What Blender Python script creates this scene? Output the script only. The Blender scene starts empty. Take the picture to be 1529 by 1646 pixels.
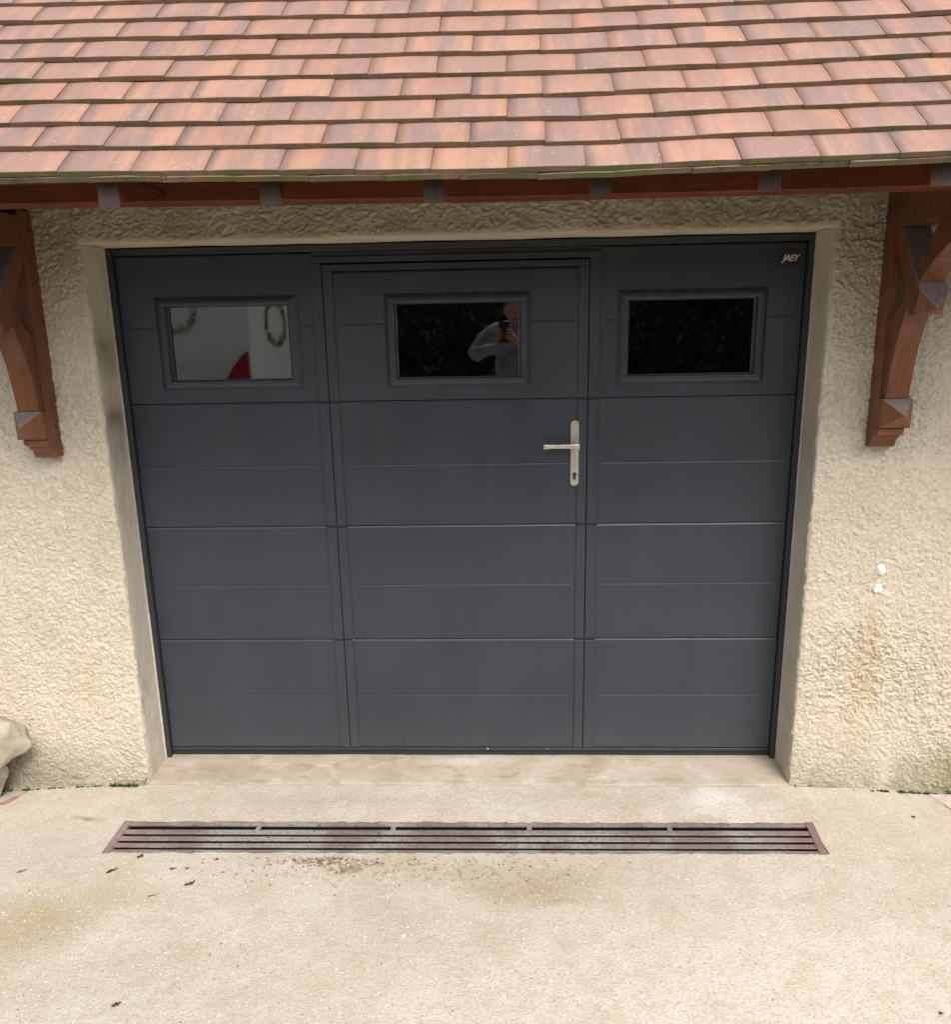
import bpy, bmesh, math, random
import numpy as np
from mathutils import Matrix, Vector, noise as mnoise
random.seed(7)
rng = np.random.default_rng(7)
S = bpy.context.scene
COL = S.collection

# ------------------------------------------------------------------ camera
cam = bpy.data.cameras.new('camera'); co = bpy.data.objects.new('camera', cam); COL.objects.link(co)
CF = Vector((-0.03828716, 0.97166631, -0.23323525)); CR = Vector((0.99921921, 0.03495038, -0.01842413)); CU = Vector((0.00975044, 0.23375855, 0.97224579))
CP = Vector((0.16964, -2.88468, 1.71577))
co.matrix_world = Matrix(((CR.x, CU.x, -CF.x, CP.x), (CR.y, CU.y, -CF.y, CP.y), (CR.z, CU.z, -CF.z, CP.z), (0, 0, 0, 1)))
cam.sensor_fit = 'HORIZONTAL'; cam.sensor_width = 36; cam.lens = 1258.46 / 1529 * 36
cam.clip_start = 0.01; cam.clip_end = 400
S.camera = co

# ------------------------------------------------------------------ light
SUN_EL, SUN_AZ = math.radians(53), math.radians(155)      # azimuth clockwise from +Y
w = bpy.data.worlds.new('World'); S.world = w; w.use_nodes = True
nt = w.node_tree; bg = nt.nodes['Background']
sky = nt.nodes.new('ShaderNodeTexSky'); sky.sky_type = 'NISHITA'; sky.sun_disc = False
sky.sun_elevation = SUN_EL; sky.sun_rotation = SUN_AZ; sky.dust_density = 3.0; sky.air_density = 1.0
hs = nt.nodes.new('ShaderNodeHueSaturation'); hs.inputs['Saturation'].default_value = 0.30
nt.links.new(sky.outputs[0], hs.inputs['Color']); nt.links.new(hs.outputs[0], bg.inputs['Color'])
bg.inputs['Strength'].default_value = 0.13
sl = bpy.data.lights.new('sun', 'SUN'); sl.energy = 1.75; sl.angle = math.radians(28); sl.color = (1.0, 0.95, 0.88)
so = bpy.data.objects.new('sun', sl); COL.objects.link(so)
sd = Vector((math.sin(SUN_AZ) * math.cos(SUN_EL), math.cos(SUN_AZ) * math.cos(SUN_EL), math.sin(SUN_EL)))
so.rotation_euler = sd.to_track_quat('Z', 'Y').to_euler()
S.view_settings.view_transform = 'Standard'; S.view_settings.look = 'None'
S.view_settings.exposure = 0.85; S.view_settings.gamma = 1.0; S.view_settings.use_curve_mapping = False

# ------------------------------------------------------------------ helpers
def tag(o, label=None, cat=None, group=None, kind=None):
    if label: o['label'] = label
    if cat: o['category'] = cat
    if group: o['group'] = group
    if kind: o['kind'] = kind
    return o

def empty(name, loc=(0, 0, 0), **k):
    o = bpy.data.objects.new(name, None); COL.objects.link(o); o.location = loc; o.empty_display_size = .1
    return tag(o, **k)

def link(name, me, mats, parent=None, smooth=False, **k):
    o = bpy.data.objects.new(name, me); COL.objects.link(o)
    if mats is not None and not me.materials:
        for m in (mats if isinstance(mats, (list, tuple)) else [mats]): me.materials.append(m)
    if smooth: me.polygons.foreach_set('use_smooth', [True] * len(me.polygons))
    if parent: o.parent = parent; o.matrix_parent_inverse = Matrix.Translation(-Vector(parent.location)) if parent.type == 'EMPTY' and tuple(parent.rotation_euler) == (0, 0, 0) else Matrix()
    return tag(o, **k)

class MB:
    def __init__(s): s.bm = bmesh.new()
    def box(s, x0, x1, y0, y1, z0, z1, bev=0, mi=0):
        r = bmesh.ops.create_cube(s.bm, size=1)
        for v in r['verts']:
            v.co = Vector(((x0 + x1) / 2 + v.co.x * (x1 - x0), (y0 + y1) / 2 + v.co.y * (y1 - y0), (z0 + z1) / 2 + v.co.z * (z1 - z0)))
        fs = {f for v in r['verts'] for f in v.link_faces}
        for f in fs: f.material_index = mi
        if bev:
            es = list({e for v in r['verts'] for e in v.link_edges})
            rr = bmesh.ops.bevel(s.bm, geom=es, offset=bev, segments=1, affect='EDGES', profile=.5)
            for f in rr['faces']: f.material_index = mi
        return s
    def prism(s, pts, axis, a0, a1, bev=0):
        """pts: 2-D outline; axis 'x': pts are (y,z); 'y': (x,z); 'z': (x,y)"""
        def P(p, a): return {'x': (a, p[0], p[1]), 'y': (p[0], a, p[1]), 'z': (p[0], p[1], a)}[axis]
        A = [s.bm.verts.new(P(p, a0)) for p in pts]; B = [s.bm.verts.new(P(p, a1)) for p in pts]
        n = len(pts); fs = [s.bm.faces.new(A), s.bm.faces.new(B[::-1])]
        for i in range(n): fs.append(s.bm.faces.new((A[i], B[i], B[(i + 1) % n], A[(i + 1) % n])))
        bmesh.ops.recalc_face_normals(s.bm, faces=fs)
        if bev:
            es = list({e for f in fs for e in f.edges})
            bmesh.ops.bevel(s.bm, geom=es, offset=bev, segments=1, affect='EDGES')
        return s
    def tube(s, a, b, r0, r1, n=12):
        a = Vector(a); b = Vector(b); d = (b - a).normalized(); q = d.to_track_quat('Z', 'Y').to_matrix()
        A = []; B = []
        for i in range(n):
            t = 2 * math.pi * i / n; v = q @ Vector((math.cos(t), math.sin(t), 0))
            A.append(s.bm.verts.new(a + v * r0)); B.append(s.bm.verts.new(b + v * r1))
        s.bm.faces.new(A[::-1]); s.bm.faces.new(B)
        for i in range(n): s.bm.faces.new((A[i], A[(i + 1) % n], B[(i + 1) % n], B[i]))
        return s
    def poly(s, vs, mi=0):
        f = s.bm.faces.new([s.bm.verts.new(v) for v in vs]); f.material_index = mi; return s
    def build(s, name, mats, parent=None, smooth=False, **k):
        me = bpy.data.meshes.new(name); s.bm.normal_update(); s.bm.to_mesh(me); s.bm.free()
        return link(name, me, mats, parent, smooth, **k)

def grid_mesh(name, P, mask=None, mi=None):
    """P: (ny,nx,3) array of points -> mesh of quads"""
    ny, nx, _ = P.shape
    idx = np.arange(ny * nx).reshape(ny, nx)
    q = np.stack([idx[:-1, :-1], idx[:-1, 1:], idx[1:, 1:], idx[1:, :-1]], -1)
    if mask is not None: q = q[mask]
    q = q.reshape(-1, 4)
    used, inv = np.unique(q, return_inverse=True); q = inv.reshape(-1, 4); V = P.reshape(-1, 3)[used]
    me = bpy.data.meshes.new(name)
    me.vertices.add(len(V)); me.vertices.foreach_set('co', V.astype(np.float32).ravel())
    me.loops.add(q.size); me.loops.foreach_set('vertex_index', q.astype(np.int32).ravel())
    me.polygons.add(len(q)); me.polygons.foreach_set('loop_start', np.arange(0, q.size, 4, dtype=np.int32))
    me.polygons.foreach_set('use_smooth', np.ones(len(q), dtype=bool))
    me.update(calc_edges=True); me.validate()
    return me

_lat = rng.random((256, 256)) * 2 - 1
def vnoise(x, y):
    """smooth value noise, about -1..1"""
    xi = np.floor(x).astype(int); yi = np.floor(y).astype(int); fx = x - xi; fy = y - yi
    fx = fx * fx * fx * (fx * (fx * 6 - 15) + 10); fy = fy * fy * fy * (fy * (fy * 6 - 15) + 10)
    g = lambda i, j: _lat[i & 255, j & 255]
    return (g(xi, yi) * (1 - fx) + g(xi + 1, yi) * fx) * (1 - fy) + (g(xi, yi + 1) * (1 - fx) + g(xi + 1, yi + 1) * fx) * fy

# ------------------------------------------------------------------ materials
class NG:
    def __init__(s, name, rough=.6, spec=.5, metal=0):
        s.m = bpy.data.materials.new(name); s.m.use_nodes = True; s.t = s.m.node_tree
        s.b = s.t.nodes['Principled BSDF']; s.b.inputs['Roughness'].default_value = rough
        s.b.inputs['Specular IOR Level'].default_value = spec; s.b.inputs['Metallic'].default_value = metal
        tc = s.t.nodes.new('ShaderNodeTexCoord'); s.P = tc.outputs['Object']; s.G = None
    def world(s):
        g = s.t.nodes.new('ShaderNodeNewGeometry'); s.P = g.outputs['Position']; return s
    def L(s, a, b): s.t.links.new(a, b)
    def map(s, scale=(1, 1, 1), loc=(0, 0, 0), rot=(0, 0, 0), src=None):
        n = s.t.nodes.new('ShaderNodeMapping'); n.inputs['Scale'].default_value = scale; n.inputs['Location'].default_value = loc; n.inputs['Rotation'].default_value = rot
        s.L(src or s.P, n.inputs['Vector']); return n.outputs[0]
    def noise(s, scale, detail=4, rough=.55, dist=0, src=None):
        n = s.t.nodes.new('ShaderNodeTexNoise'); n.inputs['Scale'].default_value = scale; n.inputs['Detail'].default_value = detail
        n.inputs['Roughness'].default_value = rough; n.inputs['Distortion'].default_value = dist
        s.L(src or s.P, n.inputs['Vector']); return n.outputs['Fac']
    def voro(s, scale, feature='F1', src=None, out='Distance', rnd=1):
        n = s.t.nodes.new('ShaderNodeTexVoronoi'); n.feature = feature; n.inputs['Scale'].default_value = scale; n.inputs['Randomness'].default_value = rnd
        s.L(src or s.P, n.inputs['Vector']); return n.outputs[out]
    def ramp(s, src, stops):
        n = s.t.nodes.new('ShaderNodeValToRGB'); e = n.color_ramp.elements
        while len(e) < len(stops): e.new(.5)
        for i, (p, c) in enumerate(stops):
            e[i].position = p; e[i].color = (c, c, c, 1) if isinstance(c, (int, float)) else tuple(c) + (1,)
        s.L(src, n.inputs[0]); return n.outputs[0]
    def val(s, v):
        if isinstance(v, (int, float)):
            n = s.t.nodes.new('ShaderNodeValue'); n.outputs[0].default_value = v; return n.outputs[0]
        if isinstance(v, tuple):
            n = s.t.nodes.new('ShaderNodeRGB'); n.outputs[0].default_value = v + (1,); return n.outputs[0]
        return v
    def mix(s, f, a, b, mode='MIX'):
        n = s.t.nodes.new('ShaderNodeMix'); n.data_type = 'RGBA'; n.blend_type = mode
        if isinstance(f, (int, float)): n.inputs[0].default_value = f
        else: s.L(f, n.inputs[0])
        for v, i in ((a, 6), (b, 7)):
            if isinstance(v, tuple): n.inputs[i].default_value = v + (1,)
            else: s.L(v, n.inputs[i])
        return n.outputs[2]
    def math(s, op, a, b=0, clamp=False):
        n = s.t.nodes.new('ShaderNodeMath'); n.operation = op; n.use_clamp = clamp
        for v, i in ((a, 0), (b, 1)):
            if isinstance(v, (int, float)): n.inputs[i].default_value = v
            else: s.L(v, n.inputs[i])
        return n.outputs[0]
    def sep(s, src=None):
        n = s.t.nodes.new('ShaderNodeSeparateXYZ'); s.L(src or s.P, n.inputs[0]); return n.outputs
    def warp(s, scale, amt):
        n = s.t.nodes.new('ShaderNodeTexNoise'); n.inputs['Scale'].default_value = scale; n.inputs['Detail'].default_value = 3; s.L(s.P, n.inputs['Vector'])
        a = s.t.nodes.new('ShaderNodeVectorMath'); a.operation = 'SUBTRACT'; s.L(n.outputs['Color'], a.inputs[0]); a.inputs[1].default_value = (.5, .5, .5)
        b = s.t.nodes.new('ShaderNodeVectorMath'); b.operation = 'SCALE'; s.L(a.outputs[0], b.inputs[0]); b.inputs['Scale'].default_value = amt
        c = s.t.nodes.new('ShaderNodeVectorMath'); c.operation = 'ADD'; s.L(s.P, c.inputs[0]); s.L(b.outputs[0], c.inputs[1]); return c.outputs[0]
    def blob(s, c, r, src, soft=.5, s3=(1, 1, 1)):
        """1 inside an ellipsoid round c, fading to 0 at radius r (metres per axis via s3)"""
        m = s.map(scale=tuple(1 / (r * k) for k in s3), loc=tuple(-c[i] / (r * s3[i]) for i in range(3)), src=src)
        n = s.t.nodes.new('ShaderNodeVectorMath'); n.operation = 'LENGTH'; s.L(m, n.inputs[0])
        return s.ramp(n.outputs['Value'], [(1 - soft if soft < 1 else 0, 1.0), (1.0, 0.0)])
    def color(s, c): s.L(s.val(c), s.b.inputs['Base Color']); return s
    def rough(s, v): s.L(v, s.b.inputs['Roughness']); return s
    def bump(s, h, strength=.3, dist=.01):
        n = s.t.nodes.new('ShaderNodeBump'); n.inputs['Strength'].default_value = strength; n.inputs['Distance'].default_value = dist
        s.L(h, n.inputs['Height']); s.L(n.outputs[0], s.b.inputs['Normal']); return s

def mat_door():
    g = NG('anthracite_coated_steel', .40, .62).world()
    n = g.noise(3, 4); f = g.noise(900, 2, src=g.map((1, 1, .35)))
    c = g.mix(g.ramp(n, [(.3, 0.), (.7, 1.)]), (.0245, .031, .043), (.032, .040, .054))
    d = g.ramp(g.noise(60, 5, .7), [(.62, 0.), (.8, .35)])
    run = g.ramp(g.noise(13, 5, .65, src=g.map((1.5, 1, .10))), [(.48, 0.), (.74, .13)]); c = g.mix(run, c, (.070, .072, .074))
    zz = g.sep()[2]; dust = g.math('MULTIPLY', g.ramp(g.math('MULTIPLY', zz, .5), [(.0, .30), (.06, .08), (.16, 0.)]), g.ramp(g.noise(60, 6, .8), [(.40, .3), (.62, 1.)]))
    c = g.mix(dust, c, (.13, .12, .105))
    c = g.mix(g.ramp(g.noise(330, 3, .8), [(.66, 0.), (.74, .5)]), c, (.15, .145, .13))
    g.color(g.mix(d, c, (.06, .06, .062)))
    g.rough(g.ramp(n, [(.3, .36), (.7, .46)])); g.bump(g.math('ADD', f, g.math('MULTIPLY', g.noise(2.2, 3), 4.)), .14, .0010); return g.m
def mat_flat(name, c, rough=.5, metal=0, spec=.5, var=.15, sc=40):
    g = NG(name, rough, spec, metal)
    n = g.ramp(g.noise(sc, 4), [(.3, 0.), (.7, 1.)])
    g.color(g.mix(n, tuple(x * (1 - var) for x in c), tuple(min(1, x * (1 + var)) for x in c))); return g.m
def mat_stucco():
    g = NG('cream_rough_render', .9, .15).world()
    wv = g.warp(9, .10); xyz = g.sep()
    n = g.noise(2.2, 5); f = g.noise(70, 4, .7)
    c = g.mix(g.ramp(n, [(.3, 0.), (.7, 1.)]), (.66, .58, .45), (.72, .645, .52))
    c = g.mix(g.ramp(f, [(.33, .45), (.55, 0.)]), c, (.42, .345, .25))
    c = g.mix(g.ramp(f, [(.58, 0.), (.75, .5)]), c, (.74, .68, .57))
    c = g.mix(g.ramp(g.noise(5, 6, .7, src=g.map((1, 1, .5), (4, 4, 4))), [(.55, 0.), (.7, .35)]), c, (.47, .41, .32))
    # eave shade painted in high on the wall, with some olive stain
    hi = g.ramp(xyz[2], [(.56, 0.), (.95, 1.)])
    # world z is 0..2.2; remap
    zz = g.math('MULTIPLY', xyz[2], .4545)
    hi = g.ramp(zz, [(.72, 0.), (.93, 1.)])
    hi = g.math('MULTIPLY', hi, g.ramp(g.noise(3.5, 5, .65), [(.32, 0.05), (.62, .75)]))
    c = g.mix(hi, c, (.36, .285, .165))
    # rust and ochre runs
    run = g.noise(14, 5, .6, src=g.map((1.6, 1, .22)))
    m1 = g.math('MULTIPLY', g.blob((1.475, -.175, .42), .38, wv, .95, (.24, 2, 1)), g.ramp(run, [(.3, .1), (.62, 1.)]))
    c = g.mix(g.math('MULTIPLY', m1, .62), c, (.58, .43, .23))
    m2 = g.blob((1.492, -.175, .62), .16, wv, .9, (.16, 2, 1)); c = g.mix(g.math('MULTIPLY', m2, .34), c, (.52, .33, .165))
    m3 = g.math('MULTIPLY', g.blob((-1.43, -.175, .42), .16, wv, .9, (.2, 2, 1)), g.ramp(run, [(.35, 0.), (.6, 1.)])); c = g.mix(g.math('MULTIPLY', m3, .5), c, (.60, .41, .20))
    m4 = g.blob((1.36, -.175, .22), .22, wv, .95, (.45, 2, 1)); c = g.mix(g.math('MULTIPLY', m4, .15), c, (.58, .44, .24))
    # splash dirt and algae at the foot
    lo = g.math('MULTIPLY', g.ramp(zz, [(.0, .9), (.045, .42), (.12, 0.)]), g.ramp(g.noise(9, 5, .7), [(.3, .25), (.65, 1.)]))
    c = g.mix(lo, c, (.36, .32, .22))
    gr = g.math('MULTIPLY', g.ramp(zz, [(0, 1.), (.05, .5), (.09, 0.)]), g.ramp(xyz[0], [(0, 0.), (1., 0.)]))
    m5 = g.blob((1.95, -.17, .02), .35, wv, .8, (1, 2, .45)); c = g.mix(g.math('MULTIPLY', m5, .75), c, (.22, .22, .09))
    m6 = g.blob((-1.75, -.17, .02), .35, wv, .8, (1, 2, .5)); c = g.mix(g.math('MULTIPLY', m6, .65), c, (.28, .25, .18))
    g.color(c); g.bump(g.noise(260, 5, .85), .7, .005); return g.m
def mat_plaster():
    g = NG('smooth_grey_beige_plaster', .85, .2).world()
    n = g.noise(4, 5, .6); wv = g.warp(8, .12)
    c = g.mix(g.ramp(n, [(.35, 0.), (.65, 1.)]), (.52, .455, .36), (.63, .57, .47))
    pale = g.ramp(g.noise(2.3, 4, .6, src=g.map((1, 1, .5), (3, 1, 7))), [(.45, 0.), (.6, .8)]); c = g.mix(pale, c, (.52, .48, .42))
    st = g.ramp(g.noise(6, 5, .7, src=g.map((1, 1, .6), (5, 2, 3))), [(.56, 0.), (.72, .6)]); c = g.mix(st, c, (.26, .21, .15))
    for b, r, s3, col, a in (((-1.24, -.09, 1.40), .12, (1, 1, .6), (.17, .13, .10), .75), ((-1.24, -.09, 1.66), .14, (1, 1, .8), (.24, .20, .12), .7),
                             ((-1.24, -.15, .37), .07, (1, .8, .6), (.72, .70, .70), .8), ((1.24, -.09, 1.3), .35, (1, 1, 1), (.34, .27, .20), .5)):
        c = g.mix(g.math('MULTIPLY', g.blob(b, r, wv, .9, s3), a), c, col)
    g.color(c); g.bump(g.noise(60, 6, .65), .25, .004); return g.m
def mat_concrete():
    g = NG('washed_beige_concrete', .82, .25).world()
    wv = g.warp(5, .22); wf = g.warp(30, .03)
    n = g.noise(1.3, 5, .6); n2 = g.noise(7, 5, .65)
    c = g.mix(g.ramp(n, [(.35, 0.), (.65, 1.)]), (.51, .45, .375), (.60, .55, .475))
    c = g.mix(g.ramp(n2, [(.35, .4), (.6, 0.)]), c, (.43, .355, .26))
    # stains in fixed places, plus pale patches of painted light
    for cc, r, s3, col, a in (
        ((-1.38, -.98, 0), .30, (1, .6, 9), (.35, .285, .155), .85), ((-1.22, -.88, 0), .22, (1, .6, 9), (.36, .295, .165), .85), ((-1.10, -.76, 0), .20, (.9, .6, 9), (.41, .335, .21), .7),
        ((.25, -.74, 0), .34, (1, .33, 9), (.34, .265, .14), .8), ((.32, -.82, 0), .12, (1, .3, 9), (.27, .20, .10), .6), ((-.05, -.66, 0), .5, (1, .2, 9), (.36, .29, .17), .45),
        ((-.5, -.28, 0), .6, (1, .12, 9), (.36, .285, .19), .4), ((.5, -.25, 0), .5, (1, .12, 9), (.37, .30, .20), .4),
        ((.94, -.29, 0), .15, (1, .8, 9), (.80, .77, .76), .75), ((1.0, -.46, 0), .14, (.8, 1.2, 9), (.74, .71, .70), .45),  # reflected sun glare painted into the concrete colour
        ((-1.45, -.62, 0), .35, (1, .8, 9), (.43, .38, .33), .6), ((-1.0, -1.15, 0), .35, (1, .5, 9), (.48, .43, .37), .5),
        ((-1.393, -.405, 0), .045, (1, .45, 9), (.12, .09, .06), .9), ((-1.35, -.40, 0), .07, (1, .5, 9), (.30, .25, .13), .6),
        ((.9, -1.2, 0), .9, (1, .55, 9), (.70, .635, .535), .75), ((0, -1.25, 0), .8, (1, .4, 9), (.66, .59, .49), .6)):  # brighter light on the foreground, painted in as paler concrete
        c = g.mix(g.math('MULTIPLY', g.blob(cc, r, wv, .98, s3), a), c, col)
    # wet-looking dirt in front of the drain
    d = g.math('MULTIPLY', g.blob((-.43, -.63, 0), .22, wv, .9, (1, .16, 9)), g.ramp(g.noise(38, 4, .6), [(.45, 0.), (.54, 1.)])); c = g.mix(d, c, (.13, .09, .045))
    d = g.math('MULTIPLY', g.blob((-.1, -.66, 0), .8, wv, .9, (1, .17, 9)), g.ramp(g.noise(46, 4, .6), [(.55, 0.), (.62, .8)])); c = g.mix(d, c, (.22, .165, .09))
    # exposed aggregate: pale chips, tan chips, dark grains
    e1 = g.voro(110, src=wf); k1 = g.voro(110, src=wf, out='Color')
    k = g.sep(k1)
    chip = g.math('MULTIPLY', g.ramp(e1, [(.22, 1.), (.34, 0.)]), g.ramp(k[0], [(.80, 0.), (.84, 1.)]))
    c = g.mix(g.math('MULTIPLY', chip, .85), c, (.80, .74, .62))
    chip2 = g.math('MULTIPLY', g.ramp(e1, [(.2, 1.), (.36, 0.)]), g.ramp(k[1], [(.82, 0.), (.86, 1.)]))
    c = g.mix(g.math('MULTIPLY', chip2, .7), c, (.30, .23, .15))
    e2 = g.voro(260, src=wf); k2 = g.sep(g.voro(260, src=wf, out='Color'))
    c = g.mix(g.math('MULTIPLY', g.math('MULTIPLY', g.ramp(e2, [(.25, 1.), (.45, 0.)]), g.ramp(k2[0], [(.6, 0.), (.7, 1.)])), .5), c, (.66, .59, .47))
    c = g.mix(g.math('MULTIPLY', g.math('MULTIPLY', g.ramp(e2, [(.25, 1.), (.45, 0.)]), g.ramp(k2[1], [(.72, 0.), (.8, 1.)])), .5), c, (.27, .22, .17))
    c = g.mix(g.ramp(g.noise(120, 5, .85), [(.36, .6), (.5, 0.)]), c, (.29, .235, .17))
    c = g.mix(g.ramp(g.noise(75, 5, .85, src=g.map((1, 1, 1), (7, 3, 1))), [(.54, 0.), (.68, .5)]), c, (.66, .60, .50))
    c = g.mix(g.ramp(g.noise(16, 6, .75, src=g.map((1, 1, 1), (1, 8, 1))), [(.36, .28), (.52, 0.)]), c, (.38, .31, .22))
    # unseen ground past the apron, darkened to cut bounce light on the door
    wp = g.sep(wv); far = g.math('ADD', g.ramp(g.math('MULTIPLY', wp[1], -.1), [(.43, 0.), (.46, 1.)]), g.ramp(g.math('MULTIPLY', g.math('ABSOLUTE', wp[0]), .1), [(.33, 0.), (.36, 1.)]), True)
    c = g.mix(far, c, g.mix(g.noise(8, 5), (.035, .045, .018), (.07, .08, .035)))
    g.color(c)
    h = g.math('ADD', g.noise(160, 4, .7), g.math('MULTIPLY', g.noise(22, 4, .6), 1.2))
    g.bump(h, .75, .006); return g.m
def mat_slab():
    g = NG('worn_cement_slab', .8, .3).world(); wv = g.warp(7, .15)
    c = g.mix(g.ramp(g.noise(4.5, 6, .65), [(.35, 0.), (.65, 1.)]), (.36, .295, .22), (.47, .41, .335))
    c = g.mix(g.ramp(g.noise(9, 6, .7, src=g.map((1, 2.4, 1), (2, 7, 1))), [(.52, 0.), (.66, .7)]), c, (.27, .215, .155))
    c = g.mix(g.ramp(g.noise(6, 5, .7, src=g.map((1, 2, 1), (8, 1, 3))), [(.56, 0.), (.68, .65)]), c, (.58, .53, .46))
    for cc, r, s3, col, a in (((-1.0, -.09, 0), .2, (1, .35, 9), (.24, .19, .145), .6), ((-1.17, -.04, 0), .12, (1, .4, 9), (.46, .40, .37), .7), ((1.05, -.08, 0), .25, (1, .4, 9), (.47, .40, .34), .7), ((0, -.03, 0), .3, (1, .12, 9), (.60, .56, .50), .6)):
        c = g.mix(g.math('MULTIPLY', g.blob(cc, r, wv, .95, s3), a), c, col)
    c = g.mix(g.ramp(g.noise(120, 5, .8), [(.36, .4), (.5, 0.)]), c, (.25, .20, .15))
    g.color(c); g.bump(g.noise(50, 6, .7), .4, .005); return g.m
def mat_tile(name='fired_clay', tone=1.0, mossy=False):
    g = NG(name, .62, .4)
    oi = g.t.nodes.new('ShaderNodeObjectInfo'); R = oi.outputs['Random']
    off = g.t.nodes.new('ShaderNodeCombineXYZ'); g.L(g.math('MULTIPLY', R, 37.), off.inputs[0]); g.L(g.math('MULTIPLY', R, 91.), off.inputs[1])
    ad = g.t.nodes.new('ShaderNodeVectorMath'); g.L(g.P, ad.inputs[0]); g.L(off.outputs[0], ad.inputs[1]); P2 = ad.outputs[0]
    R2 = g.math('FRACT', g.math('MULTIPLY', R, 7.31)); R3 = g.math('FRACT', g.math('MULTIPLY', R, 23.7))
    c = g.mix(R2, (.355, .172, .108), (.44, .23, .145))
    c = g.mix(g.ramp(g.noise(9, 4, .6, src=P2), [(.3, 0.), (.7, .6)]), c, (.43, .255, .205))
    st = g.noise(26, 5, .6, .3, src=g.map((1, .16, 1), src=P2))      # smoky fire marks run up the tile
    wd = g.noise(7, 2, .5, src=g.map((1, .12, 1), src=P2))
    amt = g.math('MULTIPLY', g.ramp(g.math('ADD', g.math('MULTIPLY', st, .55), g.math('MULTIPLY', wd, .6)), [(.475, 0.), (.64, 1.)]), g.ramp(R3, [(.1, .55), (.8, 1.)]))
    c = g.mix(g.math('MULTIPLY', amt, .85), c, (.185, .145, .148))
    grit = g.noise(420, 4, .8, src=P2); c = g.mix(g.ramp(grit, [(.38, .65), (.52, 0.)]), c, (.22, .12, .09)); c = g.mix(g.ramp(grit, [(.56, 0.), (.7, .4)]), c, (.55, .36, .28))
    lich = g.math('MULTIPLY', g.ramp(g.noise(55, 5, .7, src=P2), [(.58, 0.), (.65, .8)]), g.ramp(g.noise(8, 3, src=P2), [(.44, 0.), (.58, 1.)])); c = g.mix(lich, c, (.36, .33, .24))
    c = g.mix(g.ramp(g.noise(150, 3, .7, src=P2), [(.35, .28), (.5, 0.)]), c, (.30, .14, .10))
    c = g.mix(g.ramp(g.voro(24, src=P2), [(.035, .8), (.055, 0.)]), c, (.62, .55, .46))
    g.color(c); g.rough(g.ramp(st, [(.3, .5), (.7, .68)])); g.bump(g.noise(260, 4, .7, src=P2), .25, .0015); return g.m
def mat_tile_edge(moss=0.):
    g = NG('clay_edge_weathered' if moss < .5 else 'clay_edge_mossy', .85, .2).world()
    n = g.noise(30, 5, .7)
    c = g.mix(g.ramp(n, [(.3, 0.), (.7, 1.)]), (.18, .118, .078), (.27, .18, .12))
    m = g.ramp(g.noise(6, 5, .75), [(.62 - .25 * moss, 0.), (.72 - .14 * moss, .85 if moss else .25)])
    c = g.mix(m, c, (.135, .12, .06)); 
    m2 = g.ramp(g.noise(11, 4, .7, src=g.map((1, 1, 1), (4, 4, 4))), [(.66 - .14 * moss, 0.), (.72 - .1 * moss, 1. if moss else 0.)]); c = g.mix(m2, c, (.12, .135, .05))
    g.color(c); g.bump(g.noise(200, 4, .7), .5, .003); return g.m
def mat_wood(name, a, b, axis='x', rough=.42, knots=True, spec=.5):
    g = NG(name, rough, spec)
    sc = {'x': (.06, 1, 1), 'y': (1, .06, 1), 'z': (1, 1, .06), 'd': (1, .2, .2)}[axis]
    n = g.noise(60, 6, .65, .6, src=g.map(sc)); n2 = g.noise(5, 4)
    c = g.mix(g.ramp(n, [(.3, 0.), (.7, 1.)]), a, b)
    c = g.mix(g.ramp(n2, [(.4, .0), (.65, .45)]), c, tuple(x * .55 for x in a))
    if knots:
        k = g.ramp(g.voro(4.5, src=g.map((.6, 1, 1))), [(.06, .8), (.16, 0.)]); c = g.mix(k, c, (.018, .012, .010))
        k = g.ramp(g.noise(2.6, 3, .5, .6), [(.60, 0.), (.70, .75)]); c = g.mix(k, c, (.030, .018, .014))
    g.rough(g.ramp(n2, [(.3, rough - .06), (.7, rough + .18)]))
    ck = g.ramp(g.noise(34, 3, .5, .4, src=g.map(tuple(k * .55 if k == 1 else k for k in sc), (3, 3, 3))), [(.485, 0.), (.5, .8), (.515, 0.)]); ck = g.math('MULTIPLY', ck, g.ramp(n2, [(.5, 0.), (.62, 1.)])); c = g.mix(ck, c, (.02, .012, .008))
    g.color(c); g.bump(g.math('SUBTRACT', n, ck), .6, .003); return g.m
def mat_iron():
    g = NG('rusty_painted_iron', .6, .5).world()
    n = g.noise(16, 6, .7); f = g.noise(85, 5, .75)
    c = g.mix(g.ramp(n, [(.38, 0.), (.62, 1.)]), (.19, .13, .115), (.18, .155, .145))
    c = g.mix(g.ramp(g.noise(5, 4, .6), [(.45, 0.), (.6, .8)]), c, (.31, .285, .265))
    c = g.mix(g.ramp(f, [(.53, 0.), (.62, .9)]), c, (.085, .06, .052))
    c = g.mix(g.ramp(g.noise(70, 5, .7, src=g.map((1, 1, 1), (9, 9, 9))), [(.62, 0.), (.72, .7)]), c, (.38, .33, .28))
    e = g.sep(); en = g.ramp(g.math('ABSOLUTE', g.math('MULTIPLY', e[0], .5)), [(.50, 0.), (.60, .5)])
    c = g.mix(en, c, (.215, .105, .088))
    g.color(c); g.bump(f, .5, .002); return g.m
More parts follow.
